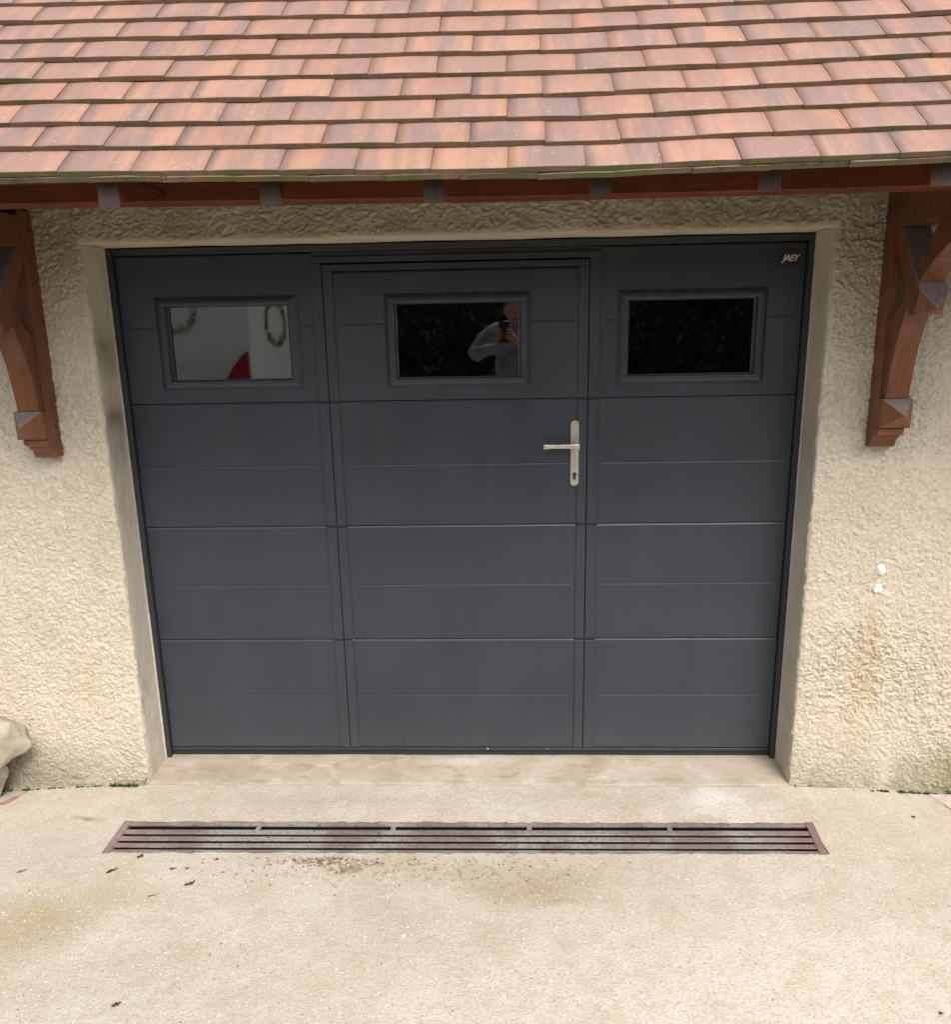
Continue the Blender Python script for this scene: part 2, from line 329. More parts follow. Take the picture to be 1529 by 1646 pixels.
def mat_stone():
    g = NG('weathered_limestone', .9, .2)
    n = g.noise(6, 6, .65); c = g.mix(g.ramp(n, [(.3, 0.), (.7, 1.)]), (.33, .285, .21), (.50, .45, .36))
    c = g.mix(g.ramp(g.noise(11, 5, .7, src=g.map((1, 1, 2), (3, 3, 3))), [(.55, 0.), (.68, .7)]), c, (.40, .25, .10))
    c = g.mix(g.ramp(g.voro(22), [(.08, .7), (.16, 0.)]), c, (.22, .18, .12))
    g.color(c); g.bump(g.noise(40, 6, .7), .6, .01); return g.m
def mat_glass():
    m = bpy.data.materials.new('clear_double_glazing'); m.use_nodes = True; t = m.node_tree
    t.nodes.remove(t.nodes['Principled BSDF']); out = t.nodes['Material Output']
    gl = t.nodes.new('ShaderNodeBsdfGlossy'); gl.inputs['Roughness'].default_value = .022; gl.inputs['Color'].default_value = (.95, .97, 1, 1)
    tr = t.nodes.new('ShaderNodeBsdfTransparent'); tr.inputs['Color'].default_value = (.80, .83, .82, 1)
    fr = t.nodes.new('ShaderNodeFresnel'); fr.inputs['IOR'].default_value = 2.0
    mx = t.nodes.new('ShaderNodeMixShader')
    t.links.new(fr.outputs[0], mx.inputs[0]); t.links.new(tr.outputs[0], mx.inputs[1]); t.links.new(gl.outputs[0], mx.inputs[2]); t.links.new(mx.outputs[0], out.inputs[0])
    return m

M = dict(
    door=mat_door(), frame=mat_flat('black_grey_frame', (.030, .032, .036), .5), seal=mat_flat('black_rubber', (.022, .022, .023), .7),
    stucco=mat_stucco(), plaster=mat_plaster(), concrete=mat_concrete(), slab=mat_slab(), tile=mat_tile(), tedge=mat_tile_edge(0), tmoss=mat_tile_edge(1),
    purlin=mat_wood('red_brown_stained_timber', (.125, .029, .012), (.20, .050, .020), 'x', .55, spec=.25),
    beam=mat_wood('brown_stained_timber', (.135, .047, .021), (.22, .083, .036), 'z', .40, False, .42),
    endgrain=mat_wood('weathered_end_grain', (.048, .033, .027), (.078, .056, .047), 'z', .7, False, .15),
    topgrain=mat_wood('bleached_end_grain', (.19, .138, .136), (.27, .205, .20), 'z', .45, False, .35),
    deck=mat_flat('dark_roof_boards', (.05, .03, .02), .9),
    iron=mat_iron(), pit=mat_flat('dirty_channel', (.030, .024, .019), .95), stone=mat_stone(),
    alu=mat_flat('champagne_aluminium', (.62, .56, .50), .38, .75), keyhole=mat_flat('dark_steel', (.10, .10, .10), .35, .8),
    white=mat_flat('white_paint', (.70, .67, .65), .35, var=.05, sc=2), glass=mat_glass(), inner=mat_flat('dark_garage_interior', (.035, .034, .032), .9),
    bead=mat_flat('pale_sealant', (.60, .57, .54), .6), moss=mat_flat('green_moss', (.075, .10, .030), .95, var=.6, sc=60), twig=mat_flat('dead_leaf_brown', (.155, .105, .055), .9, var=.5),
    dirt=mat_flat('black_soil', (.05, .04, .025), .95, var=.5), pink=mat_flat('pink_red_paver', (.33, .19, .155), .85, var=.35, sc=35), palepink=mat_flat('pale_pink_paver', (.50, .41, .36), .85, var=.2, sc=45),
    dab=mat_flat('matte_white', (.78, .77, .74), .75), glasstrim=mat_flat('silver_glazing_trim', (.45, .45, .45), .35, .6),
    letter=mat_flat('cream_lettering', (.62, .57, .50), .5), badge=mat_flat('black_badge', (.022, .024, .028), .45))

# ------------------------------------------------------------------ ground, slab
def gz(x, y):
    x = np.asarray(x, float); y = np.asarray(y, float)
    a = np.clip((np.abs(x) - 1.27) / .6, 0, 1); z = -.023 - .028 * a * a * np.clip(1 - (-y - .2) / .8, 0, 1)
    up = np.clip((-1.4 - y) / 2.6, 0, 1); z = z + .15 * up * up * (3 - 2 * up)
    return z
def lin(*segs):
    out = []
    for a, b, n in segs: out += list(np.linspace(a, b, n, endpoint=False))
    return np.array(out + [segs[-1][1]])
# hole for the drain: corners FL(-1.223,-.601) BL(-1.227,-.426) BR(1.246,-.397) FR(1.228,-.569)
DFL, DBL, DBR, DFR = [np.array(p) for p in ((-1.225, -.594), (-1.229, -.416), (1.246, -.4035), (1.232, -.5765))]
xs = lin((-60, -8, 6), (-8, -2.6, 10), (-2.6, -1.227, 60), (-1.227, 1.239, 360), (1.239, 2.6, 60), (2.6, 8, 10), (8, 60, 6))
ys = lin((-60, -8, 6), (-8, -1.4, 26), (-1.4, -.585, 16), (-.585, -.41, 3), (-.41, -.1850, 8))
X, Y = np.meshgrid(xs, ys)
def hole_warp(X, Y):
    t = np.clip((X + 1.227) / 2.466, 0, 1)
    fy = DFL[1] + (DFR[1] - DFL[1]) * t + .585; by = DBL[1] + (DBR[1] - DBL[1]) * t + .41
    k = np.where(Y <= -.585, np.clip((Y + 1.4) / .815, 0, 1), 1)
    kb = np.where(Y >= -.41, np.clip((-.1850 - Y) / .225, 0, 1), 1)
    s = np.clip((Y + .585) / .175, 0, 1)
    return Y + fy * (1 - s) * k + by * s * kb
Y2 = hole_warp(X, Y)
ragged = .0035 * vnoise(X * 37, Y * 0 + 2) + .0018 * vnoise(X * 110, Y * 0 + 5)
Y2 = Y2 + np.where(np.abs(Y + .585) < 1e-6, .002 + ragged, 0) + np.where(np.abs(Y + .41) < 1e-6, -.003 + ragged, 0) + np.where(Y > -.188, ragged * .4, 0)
P = np.stack([X, Y2, gz(X, Y2)], -1)
cxm = (X[:-1, :-1] + X[1:, 1:]) / 2; cym = (Y[:-1, :-1] + Y[1:, 1:]) / 2
mask = ~((np.abs(cxm - .006) < 1.233) & (cym > -.585) & (cym < -.41))
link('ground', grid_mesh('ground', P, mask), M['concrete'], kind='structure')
# dirt-filled joint strip and sub-base behind it
MB().box(-60, 60, -.19, 60, -.30, -.075).build('sub_base', M['dirt'], kind='structure')

# threshold slab between the jambs, slopes out from the door
tx = np.linspace(-1.262, 1.262, 90); ty = np.array([.08, .02, -.005, -.03, -.06, -.10, -.14, -.165, -.172, -.1755, -.1765, -.1765])
tz = np.array([-.004, -.002, -.002, -.004, -.008, -.012, -.016, -.0185, -.0205, -.024, -.03, -.10])
TX, TY = np.meshgrid(tx, ty); TZ = np.repeat(tz[:, None], 90, 1) + .0016 * vnoise(TX * 9 + 3, TY * 9)
TZ += np.where((TX < -1.17) & (TY > -.03) & (TY < .0), -.006, 0)
TY = TY + np.where(TY < -.15, .004 * vnoise(TX * 7, TX * 0 + 5.5) - .003, 0)
link('threshold_slab', grid_mesh('threshold_slab', np.stack([TX, TY, TZ], -1)[::-1]), M['slab'], kind='structure')
MB().box(-1.26, 1.26, -.192, -.170, -.08, -.0285).build('joint_dirt', M['dirt'], kind='structure')

# ------------------------------------------------------------------ garage walls
wall = empty('garage_wall', (0, 0, 0), label='cream roughcast garage wall around the dark grey door', cat='wall')
HX, HZ = 1.242, 2.0
sx = lin((-4.2, -2.05, 70), (-2.05, -HX, 250), (-HX, HX, 620), (HX, 2.05, 250), (2.05, 4.2, 70))
sz = lin((-.12, HZ, 600), (HZ, 2.22, 66), (2.22, 2.72, 14))
X, Z = np.meshgrid(sx, sz)
u_ = X + .011 * vnoise(X * 45, Z * 45) + .004 * vnoise(X * 120, Z * 120); v_ = Z + .011 * vnoise(X * 45 + 50, Z * 45 + 9) + .004 * vnoise(X * 120 + 5, Z * 120 + 7)
def worley(x, y, sd):
    xi = np.floor(x).astype(int); yi = np.floor(y).astype(int); f1 = np.full(x.shape, 9.); f2 = f1.copy(); hh = np.zeros(x.shape)
    for a in (-1, 0, 1):
        for c in (-1, 0, 1):
            ii = (xi + a + sd) & 255; jj = (yi + c + 3 * sd) & 255
            d = np.hypot(xi + a + .5 + .48 * _lat[ii, jj] - x, yi + c + .5 + .48 * _lat[(ii + 77) & 255, (jj + 31) & 255] - y)
            nw = d < f1; f2 = np.where(nw, f1, np.minimum(f2, d)); hh = np.where(nw, _lat[(ii + 9) & 255, (jj + 5) & 255], hh); f1 = np.where(nw, d, f1)
    return f1, f2, hh
wa1, wa2, wh = worley(u_ * 74 + v_ * 16, v_ * 108 - u_ * 12, 4)
wb1, wb2, wg = worley(u_ * 150 + 3, v_ * 175 + 9, 40)
lump = np.clip((wa2 - wa1) * 2.9, 0, 1) ** .7 * (.62 + .38 * wh) + .35 * vnoise(u_ * 60 + 31, v_ * 80)
wl = np.clip((wb2 - wb1) * 2.0, 0, 1) ** .8 * (.6 + .4 * wg)
lump2 = np.abs(vnoise(u_ * 105 + 7, v_ * 130 + 31)) ** .6
big = vnoise(X * 14, Z * 14) + .5 * vnoise(X * 29, Z * 29 + 8)
H = .0074 * lump + .0044 * wl + .0020 * lump2 + .0022 * big + .0026 * vnoise(X * 190, Z * 190) + .0035
calm = np.clip(.5 + .9 * vnoise(X * 2.1 + 4, Z * 2.1 + 2), .60, 1.05)
H *= calm
dx = np.maximum(np.abs(X) - HX, 0); dz_ = np.maximum(Z - HZ, 0); de = np.hypot(dx, dz_)
H = H * np.clip(de / .016, 0, 1) ** .5
foot = np.clip(1 - (Z + .05) / .22, 0, 1); H += .010 * foot * foot * np.clip((np.abs(X) - 1.3) / .3, 0, 1) * (1 + .6 * vnoise(X * 18, Z * 18))
Yw = -.1725 - H + np.where(de < 1e-6, .006, 0)
on = (np.abs(np.abs(X) - HX) < 1e-6) & (Z <= HZ + 1e-6)
X = np.where(on, X - np.sign(X) * .0028 * (vnoise(Z * 35, Z * 0 + 3) + .6 * vnoise(Z * 90, Z * 0 + 4)), X)
ont = (np.abs(Z - HZ) < 1e-6) & (np.abs(X) <= HX)
Z = np.where(ont, Z - .002 * (vnoise(X * 30, X * 0 + 7) + .6 * vnoise(X * 80, X * 0 + 4)), Z)
cxm = (sx[:-1] + sx[1:]) / 2; czm = (sz[:-1] + sz[1:]) / 2; CX, CZ = np.meshgrid(cxm, czm)
mask = ~((np.abs(CX) < HX) & (CZ < HZ))
link('roughcast', grid_mesh('roughcast', np.stack([X, Yw, Z], -1), mask), M['stucco'], wall)
# wall cores behind the render and the smooth reveals
MB().box(-4.2, -HX - .02, -.168, .10, -.3, 2.9).build('wall_core', M['plaster'], wall)
MB().box(HX + .02, 4.2, -.168, .10, -.3, 2.9).build('wall_core', M['plaster'], wall)
MB().box(-HX - .02, HX + .02, -.168, .10, HZ + .02, 2.9).build('wall_core', M['plaster'], wall)
for sg in (-1, 1):
    jy = np.linspace(-.1695, .10, 40); jz = np.linspace(-.06, HZ, 260); JY, JZ = np.meshgrid(jy, jz)
    JX = HX + .0015 + .0012 * vnoise(JY * 16, JZ * 6 + sg * 9) + .0008 * vnoise(JY * 60, JZ * 60) + .012 * np.clip((-.150 - JY) / .02, 0, 1) ** 2
    Pj = np.stack([sg * JX, JY, JZ], -1)
    link('jamb', grid_mesh('jamb', Pj if sg < 0 else Pj[:, ::-1]), M['plaster'], wall)
lx = np.linspace(-HX - .01, HX + .01, 300); ly = np.linspace(-.1695, .10, 30); LX, LY = np.meshgrid(lx, ly)
LZ = HZ + .0015 + .0014 * vnoise(LX * 9, LY * 14) + .010 * np.clip((-.152 - LY) / .018, 0, 1) ** 2
link('lintel_soffit', grid_mesh('lintel_soffit', np.stack([LX, LY, LZ], -1)[::-1]), M['plaster'], wall)
# the rest of the garage shell: side, back, floor, inner ceiling
b = MB(); b.box(-4.2, -4.0, .1, 5.5, -.3, 2.9).box(4.0, 4.2, .1, 5.5, -.3, 2.9).box(-4.2, 4.2, 5.5, 5.7, -.3, 2.9); b.build('outer_shell', M['plaster'], wall)
b = MB(); b.box(-3.99, 3.99, .12, 5.49, -.06, -.05).box(-3.99, 3.99, .13, 5.49, 2.5, 2.6).box(-3.99, 3.99, 5.40, 5.49, -.05, 2.5).box(-3.99, -3.9, .12, 5.4, -.05, 2.5).box(3.9, 3.99, .12, 5.4, -.05, 2.5)
b.box(-3.9, -1.32, .102, .13, -.05, 2.5).box(1.32, 3.9, .102, .13, -.05, 2.5).box(-1.32, 1.32, .102, .13, 2.1, 2.5); b.build('interior_lining', M['inner'], wall)

# flattened white blobs on the right of the wall
for k, (x, z, r) in enumerate(((1.501, .843, .018), (1.497, .771, .0155))):
    bm = bmesh.new(); bmesh.ops.create_icosphere(bm, subdivisions=5, radius=1)
    for v in bm.verts:
        q = mnoise.noise(v.co * 1.3 + Vector((k * 5, 0, 0))) * .35 + mnoise.noise(v.co * 3 + Vector((k * 5, 3, 0))) * .16 + mnoise.noise(v.co * 9) * .05
        v.co = v.co * (1 + q); v.co = Vector((v.co.x * r, v.co.y * .008, v.co.z * r))
    me = bpy.data.meshes.new('white_blob'); bm.to_mesh(me); bm.free()
    o = link('white_blob', me, M['dab'], wall, True); o.location = (x, -.1795, z)
    o['label'] = ('upper white blob' if k == 0 else 'lower white blob above the rust streak')

# ------------------------------------------------------------------ garage door
door = empty('garage_door', (0, 0, 0), label='anthracite grey sectional garage door with a walk-through door and three windows', cat='garage door')
FY = 0.0
b = MB(); b.box(-1.2405, -1.2225, -.018, .07, -.004, 1.996, .002); b.build('side_frame', M['frame'], door)
b = MB(); b.box(1.2225, 1.2405, -.018, .07, -.004, 1.996, .002); b.build('side_frame', M['frame'], door)
b = MB(); b.box(-1.2220, 1.2220, -.012, .07, 1.975, 1.997, .002); b.build('head_frame', M['frame'], door)
rows = [(.0365, .5088), (.5103, .9728), (.9743, 1.4468), (1.4483, 1.9730)]
grooves = [.268, .735, 1.208, 1.7225]
cols = [(-1.2205, -.5105), (-.4415, .4395), (.5085, 1.2205)]
wins = [(-.829, 1.6630), (.0040, 1.6600), (.8370, 1.6570)]          # window centres
WO, WI = (.262, .166), (.221, .130)
def section(name, x0, x1, z0, z1, gzv, hole=None, d=.035):
    prof = [(z0, .004), (z0 + .0012, .0008), (z0 + .003, 0), (gzv - .0045, 0), (gzv - .0008, .0013), (gzv, .0022), (gzv + .0008, .0018), (gzv + .0022, 0), (z1 - .0068, 0), (z1 - .0014, .0026), (z1, .0060)]
    zs = [p[0] for p in prof]; xsn = [x0, x0 + .002, x0 + .020, x0 + .022, x1 - .022, x1 - .020, x1 - .002, x1]
    if hole:
        hx0, hx1, hz0, hz1 = hole; xsn += [hx0, hx1]; zs += [hz0, hz1]
    xsn = sorted(xsn); zs = sorted(zs)
    def h(x, z):
        y = float(np.interp(z, [p[0] for p in prof], [p[1] for p in prof]))
        if z0 + .007 < z < z1 - .007 and (x < x0 + .0215 or x > x1 - .0215): y = 0      # groove stops short of the ends
        if x in (x0, x1): y += .002
        return y
    bm = bmesh.new(); V = {}
    for x in xsn:
        for z in zs: V[x, z] = bm.verts.new((x, FY + h(x, z), z))
    inh = lambda a, c: hole and hx0 <= a < hx1 and hz0 <= c < hz1
    for i in range(len(xsn) - 1):
        for j in range(len(zs) - 1):
            if inh(xsn[i], zs[j]): continue
            bm.faces.new((V[xsn[i], zs[j]], V[xsn[i + 1], zs[j]], V[xsn[i + 1], zs[j + 1]], V[xsn[i], zs[j + 1]]))
    edges = [e for e in bm.edges if len(e.link_faces) == 1]
    r = bmesh.ops.extrude_edge_only(bm, edges=edges)
    for v in r['geom']:
        if isinstance(v, bmesh.types.BMVert): v.co.y = FY + d
    me = bpy.data.meshes.new(name); bm.normal_update(); bmesh.ops.recalc_face_normals(bm, faces=bm.faces[:]); bm.to_mesh(me); bm.free()
    return me
for ri, (z0, z1) in enumerate(rows):
    for ci, (x0, x1) in enumerate(cols):
        top = z1
        if ri == 3 and ci == 1: top = 1.905
        hole = None
        if ri == 3:
            wx, wz = wins[ci]; hole = (wx - .245, wx + .245, wz - .150, wz + .150)
        link('section_panel', section('section_panel', x0, x1, z0, top, grooves[ri], hole), M['door'], door)
# raised aluminium stiles either side of the wicket joint, one length per section
for ri, (z0, z1) in enumerate(rows):
    for (a, c, inner) in ((-.5145, -.4768, False), (-.4738, -.4385, True), (.4365, .4718, True), (.4748, .5125, False)):
        t = 1.908 if (ri == 3 and inner) else (1.9345 if ri == 3 else z1 - .0050)
        MB().box(a, c, -.0060, .03, z0 + .0022, t, .0010).build('stile', M['door'], door)
MB().box(-.4730, .4712, -.0075, .03, 1.9095, 1.9290, .0012).build('top_rail', M['door'], door)
MB().box(-.5145, .5125, -.0075, .03, 1.9360, 1.9560, .0012).build('top_rail', M['door'], door)
MB().box(-.4350, .4350, .0005, .03, 1.9065, 1.9085).build('rail_filler', M['door'], door)
MB().box(-.512, .512, .002, .03, 1.9575, 1.973).build('rail_filler', M['door'], door)
# dark backing visible through the joints, stops at the window openings
b = MB()
b.box(-1.221, 1.221, .036, .042, .02, 1.50).box(-1.221, 1.221, .036, .042, 1.82, 1.985)
for a, c in ((-1.221, -1.08), (-.58, -.245), (.252, .588), (1.085, 1.221)): b.box(a, c, .036, .042, 1.5005, 1.8195)
b.build('door_backing', M['seal'], door)
# notched dark clips where the stiles break at each section joint
for z in (.5082, .9722, 1.4462):
    for a, c in ((-.518, -.436), (.434, .516)):
        MB().box(a, c, -.0010, .02, z - .0045, z + .0045).build('joint_clip', M['seal'], door)
# bottom rail and rubber seal
MB().box(-1.2205, 1.2205, -.004, .034, .0215, .0345, .001).build('bottom_rail', M['frame'], door)
MB().box(-1.2205, 1.2205, .002, .034, -.0005, .0205, .003).build('rubber_seal', M['seal'], door)
# window mouldings and panes
def ring(loops):
    bm = bmesh.new(); L = []
    for (hx, hz, y) in loops: L.append([bm.verts.new((sx_ * hx, y, sz_ * hz)) for sx_, sz_ in ((-1, -1), (1, -1), (1, 1), (-1, 1))])
    for a, c in zip(L[:-1], L[1:]):
        for i in range(4): bm.faces.new((a[i], a[(i + 1) % 4], c[(i + 1) % 4], c[i]))
    bmesh.ops.recalc_face_normals(bm, faces=bm.faces[:])
    me = bpy.data.meshes.new('window_frame'); bm.to_mesh(me); bm.free(); return me
for k, (wx, wz) in enumerate(wins):
    me = ring([(WO[0], WO[1], .001), (WO[0] - .002, WO[1] - .002, -.003), (WO[0] - .014, WO[1] - .012, -.0135), (WO[0] - .026, WO[1] - .021, -.016), (WI[0] + .010, WI[1] + .008, -.016), (WI[0] + .006, WI[1] + .005, -.015), (WI[0], WI[1], -.004), (WI[0] - .0005, WI[1] - .0005, .012), (WI[0] + .02, WI[1] + .02, .018)])
    # frame outward faces must point to the camera side
    o = link('window_frame', me, M['door'], door); o.location = (wx, 0, wz)
    bmx = MB(); bmx.box(-WI[0] - .002, WI[0] + .002, .013, .017, -WI[1] - .002, WI[1] + .002); pn = bmx.build('window_pane', M['glass'], o); pn.matrix_parent_inverse = Matrix()
    t = MB(); e = .0016
    t.box(-WI[0], -WI[0] + e, .0105, .0128, -WI[1], WI[1]).box(WI[0] - e, WI[0], .0105, .0128, -WI[1], WI[1])
    tt = t.build('glazing_bead', M['glasstrim'], o); tt.matrix_parent_inverse = Matrix()
# lever handle on long plate
hp = []
for i in range(13): t = math.pi * i / 12; hp.append((.4275 + .0155 * math.cos(t), 1.351 + .0155 * math.sin(t)))
for i in range(13): t = math.pi + math.pi * i / 12; hp.append((.4275 + .0155 * math.cos(t), 1.137 + .0155 * math.sin(t)))
plate = MB().prism(hp, 'y', -.0085, .001, .0012).build('handle_plate', M['alu'], door)
b = MB(); b.tube((.4300, -.008, 1.277), (.4300, -.046, 1.277), .0115, .0105, 20)
secs = [(.4425, .0125), (.430, .0135), (.415, .0115), (.395, .0085), (.36, .0082), (.330, .0082), (.322, .0098), (.3135, .0105), (.3105, .0085)]
prev = None
for (x, r) in secs:
    ringv = [b.bm.verts.new((x, -.048 + .55 * r * math.cos(2 * math.pi * i / 14), 1.2765 + r * math.sin(2 * math.pi * i / 14))) for i in range(14)]
    if prev:
        for i in range(14): b.bm.faces.new((prev[i], prev[(i + 1) % 14], ringv[(i + 1) % 14], ringv[i]))
    else: b.bm.faces.new(ringv)
    prev = ringv
b.bm.faces.new(prev[::-1]); bmesh.ops.recalc_face_normals(b.bm, faces=b.bm.faces[:])
b.build('handle_lever', M['alu'], door, True)
b = MB(); b.tube((.4275, -.0075, 1.166), (.4275, -.0115, 1.166), .0078, .0074, 18); b.box(.4225, .4325, -.011, -.0075, 1.146, 1.162, .001); cy = b.build('lock_cylinder', M['keyhole'], door)
MB().box(.4265, .4285, -.0124, -.0110, 1.161, 1.171).build('key_slot', M['seal'], cy).matrix_parent_inverse = Matrix()
# badge with lettering
bd = MB().box(1.1290, 1.1975, -.0035, .001, 1.8870, 1.9480, .0008).build('maker_badge', M['badge'], door)
cu = bpy.data.curves.new('badge_lettering', 'FONT'); cu.body = 'JAEY'; cu.size = .0300; cu.shear = .35; cu.extrude = .0006; cu.space_character = .84; cu.offset = .0007; cu.align_x = 'CENTER'
to = bpy.data.objects.new('tmp', cu); COL.objects.link(to); bpy.context.view_layer.update()
me = bpy.data.meshes.new_from_object(to.evaluated_get(bpy.context.evaluated_depsgraph_get())); bpy.data.objects.remove(to)
me.materials.clear(); o = link('badge_lettering', me, M['letter'], bd); o.matrix_parent_inverse = Matrix(); o.location = (1.1650, -.0042, 1.9085); o.rotation_euler = (math.pi / 2, 0, 0)
# pale sealant bead along both sides of the frame
for sg in (-1, 1):
    pts = []
    b = MB(); n = 60
    for i in range(n):
        z0_, z1_ = -.002 + i * 1.99 / n, -.002 + (i + 1) * 1.99 / n
        wv_ = .0018 + .0022 * max(0, mnoise.noise(Vector((i * .13, sg * 3, 0)))) + (.0025 if (sg < 0 and z0_ < .6) else 0)
        b.box(sg * (HX + .002) - wv_, sg * (HX + .002) + wv_, -.024, -.012, z0_, z1_)
    b.build('sealant_bead', M['bead'], wall)
# small pale specks stuck to the joints
for k, (x, z, r) in enumerate(((-.437, .5095, .0022), (.1745, 1.906, .0012), (.088, .0325, .0035), (.33, .0325, .0018))):
    bm = bmesh.new(); bmesh.ops.create_icosphere(bm, subdivisions=1, radius=r)
    me = bpy.data.meshes.new('paint_speck'); bm.to_mesh(me); bm.free(); o = link('paint_speck', me, M['bead'], door); o.location = (x, -.006, z)

# ------------------------------------------------------------------ drain channel
drain = empty('channel_drain', (0, 0, 0), label='long rusty iron drain grate set in the concrete before the garage door', cat='drain')
def dr(s, t, z=0):
    """s 0..1 left to right, t 0..1 front to back"""
    a = DFL + (DFR - DFL) * s; c = DBL + (DBR - DBL) * s; p = a + (c - a) * t; return (p[0], p[1], z)
Dtop = -.0240
def dbar(name, s0, s1, t0, t1, z0, z1, n=60, wob=.0009, seed=0, par=None, lab=None):
    bm = bmesh.new(); R_ = []
    for i in range(n + 1):
        s = s0 + (s1 - s0) * i / n
        w1 = wob * mnoise.noise(Vector((s * 30, seed, 0))); w2 = wob * mnoise.noise(Vector((s * 30, seed, 9))); wz = .0007 * mnoise.noise(Vector((s * 18, seed, 4)))
        p0 = dr(s, t0); p1 = dr(s, t1)
        R_.append([bm.verts.new(q) for q in ((p0[0], p0[1] + w1, z0), (p1[0], p1[1] + w2, z0), (p1[0], p1[1] + w2, z1 + wz - .001), (p1[0], p1[1] + w2 - .001, z1 + wz), (p0[0], p0[1] + w1 + .001, z1 + wz), (p0[0], p0[1] + w1, z1 + wz - .001))])
    for a, c in zip(R_[:-1], R_[1:]):
        for i in range(6): bm.faces.new((a[i], a[(i + 1) % 6], c[(i + 1) % 6], c[i]))
    bm.faces.new(R_[0]); bm.faces.new(R_[-1][::-1]); bmesh.ops.recalc_face_normals(bm, faces=bm.faces[:])
    me = bpy.data.meshes.new(name); bm.to_mesh(me); bm.free(); return link(name, me, M['iron'], par or drain)
T = lambda y: (y + .581) / .166      # measured depth -> 0..1
e0, e1 = .0085, .9915
dbar('frame_rail', 0, 1, -.02, .118, -.031, Dtop, seed=1); dbar('frame_rail', 0, 1, .885, 1.02, -.031, Dtop, seed=2)
for i, (a, c) in enumerate(((.196, .318), (.400, .525), (.606, .738))): dbar('grate_bar', e0, e1, a, c, -.0275, Dtop - .0004, seed=3 + i)
dbar('end_rail', -.0005, .0105, -.01, 1.005, -.034, Dtop + .0026, 3, 0); dbar('end_rail', .9895, 1.0005, -.01, 1.005, -.034, Dtop + .0026, 3, 0)
for x in (-.727, -.242, .241, .734):
    s = (x + 1.227) / 2.466; dbar('cross_tab', s - .0035, s + .0035, .735, .895, -.027, Dtop - .002, 3, 0)
b = MB()
for (q0, q1) in (((0, 0), (1, 0)), ((1, 1), (0, 1)), ((1, 0), (1, 1)), ((0, 1), (0, 0))):
    a = dr(*q0); c = dr(*q1); b.poly([(a[0], a[1], -.16), (c[0], c[1], -.16), (c[0], c[1], -.026), (a[0], a[1], -.026)])
b.poly([dr(0, 0, -.16), dr(1, 0, -.16), dr(1, 1, -.16), dr(0, 1, -.16)]); b.build('channel_trough', M['pit'], drain)
b = MB()   # dirt lying in the bottom of the channel
rr = random.Random(5)
for i in range(140):
    p = dr(rr.random(), rr.uniform(.1, .9), -.15); s = rr.uniform(.006, .020); b.box(p[0] - s, p[0] + s, p[1] - s * .6, p[1] + s * .6, -.16, -.16 + s)
b.build('channel_silt', M['dirt'], drain, kind='stuff')

# ------------------------------------------------------------------ roof
roof = empty('tiled_roof', (0, 0, 0), label='pitched roof of pink and smoky grey flat clay tiles over the garage door', cat='roof')
AL = math.radians(46); G = .0983; TW = .1828
sag_x = [-2.2, -1.8, -.93, -.55, -.18, 0, .18, .36, .55, .92, 1.1, 1.6, 2.2]
sag_v = [-.040, -.052, -.036, -.0235, -.0125, -.009, -.0045, -.001, -.006, -.016, -.020, -.033, -.03]
sagf = lambda x: -float(np.interp(x, sag_x, sag_v))
R0 = Vector((0, -.900, 2.0724)); UP = Vector((0, math.cos(AL), math.sin(AL))); NN = Vector((0, -math.sin(AL), math.cos(AL)))
TILT = math.asin(.0146 / G)
def tile_mesh(k, nx=6, L=.17, th=.0140):
    r = random.Random(100 + k); bm = bmesh.new()
    bow = r.uniform(-.0010, .0020); tw = r.uniform(-.0015, .0015); cv = r.uniform(.0005, .0018); skew = r.uniform(-.001, .001)
    ys_ = [0, .004, .03, .07, .12, L]; top = []; bot = []
    W = TW - .0008
    for j, y in enumerate(ys_):
        rt = []; rb = []
        for i in range(nx + 1):
            u = i / nx - .5
            z = bow * (1 - 4 * u * u) + tw * u * (1 - y / L) + cv * (1 - (2 * y / L - 1) ** 2) - cv + .0005 * mnoise.noise(Vector((u * 6, y * 20, k * 3)))
            yy = y + (skew * u * 2 + .0009 * mnoise.noise(Vector((u * 7, 0, k * 7)))) * (1 if j < 2 else 0)
            zt = z - (.0016 if j == 0 else 0)
            rt.append(bm.verts.new((u * W, yy, zt))); rb.append(bm.verts.new((u * W, yy, z - th)))
        top.append(rt); bot.append(rb)
    ny = len(ys_)
    def F(vs, mi):
        f = bm.faces.new(vs); f.material_index = mi; f.smooth = (mi == 0)
    for j in range(ny - 1):
        for i in range(nx):
            F((top[j][i], top[j][i + 1], top[j + 1][i + 1], top[j + 1][i]), 0)
        F((bot[j][0], top[j][0], top[j + 1][0], bot[j + 1][0]), 1); F((top[j][nx], bot[j][nx], bot[j + 1][nx], top[j + 1][nx]), 1)
    for j in range(ny - 1): F((bot[j][0], bot[j + 1][0], bot[j + 1][nx], bot[j][nx]) if True else None, 1)
    for i in range(nx): F((bot[0][i], bot[0][i + 1], top[0][i + 1], top[0][i]), 1)
    me = bpy.data.meshes.new('tile'); bm.to_mesh(me); bm.free(); return me
def tile_set(edge):
    out = []
    for k in range(8):
        me = tile_mesh(k); me.materials.append(M['tile']); me.materials.append(edge); out.append(me)
    return out
TMn = tile_set(M['tedge']); TMm = tile_set(M['tmoss'])
rt = random.Random(31)
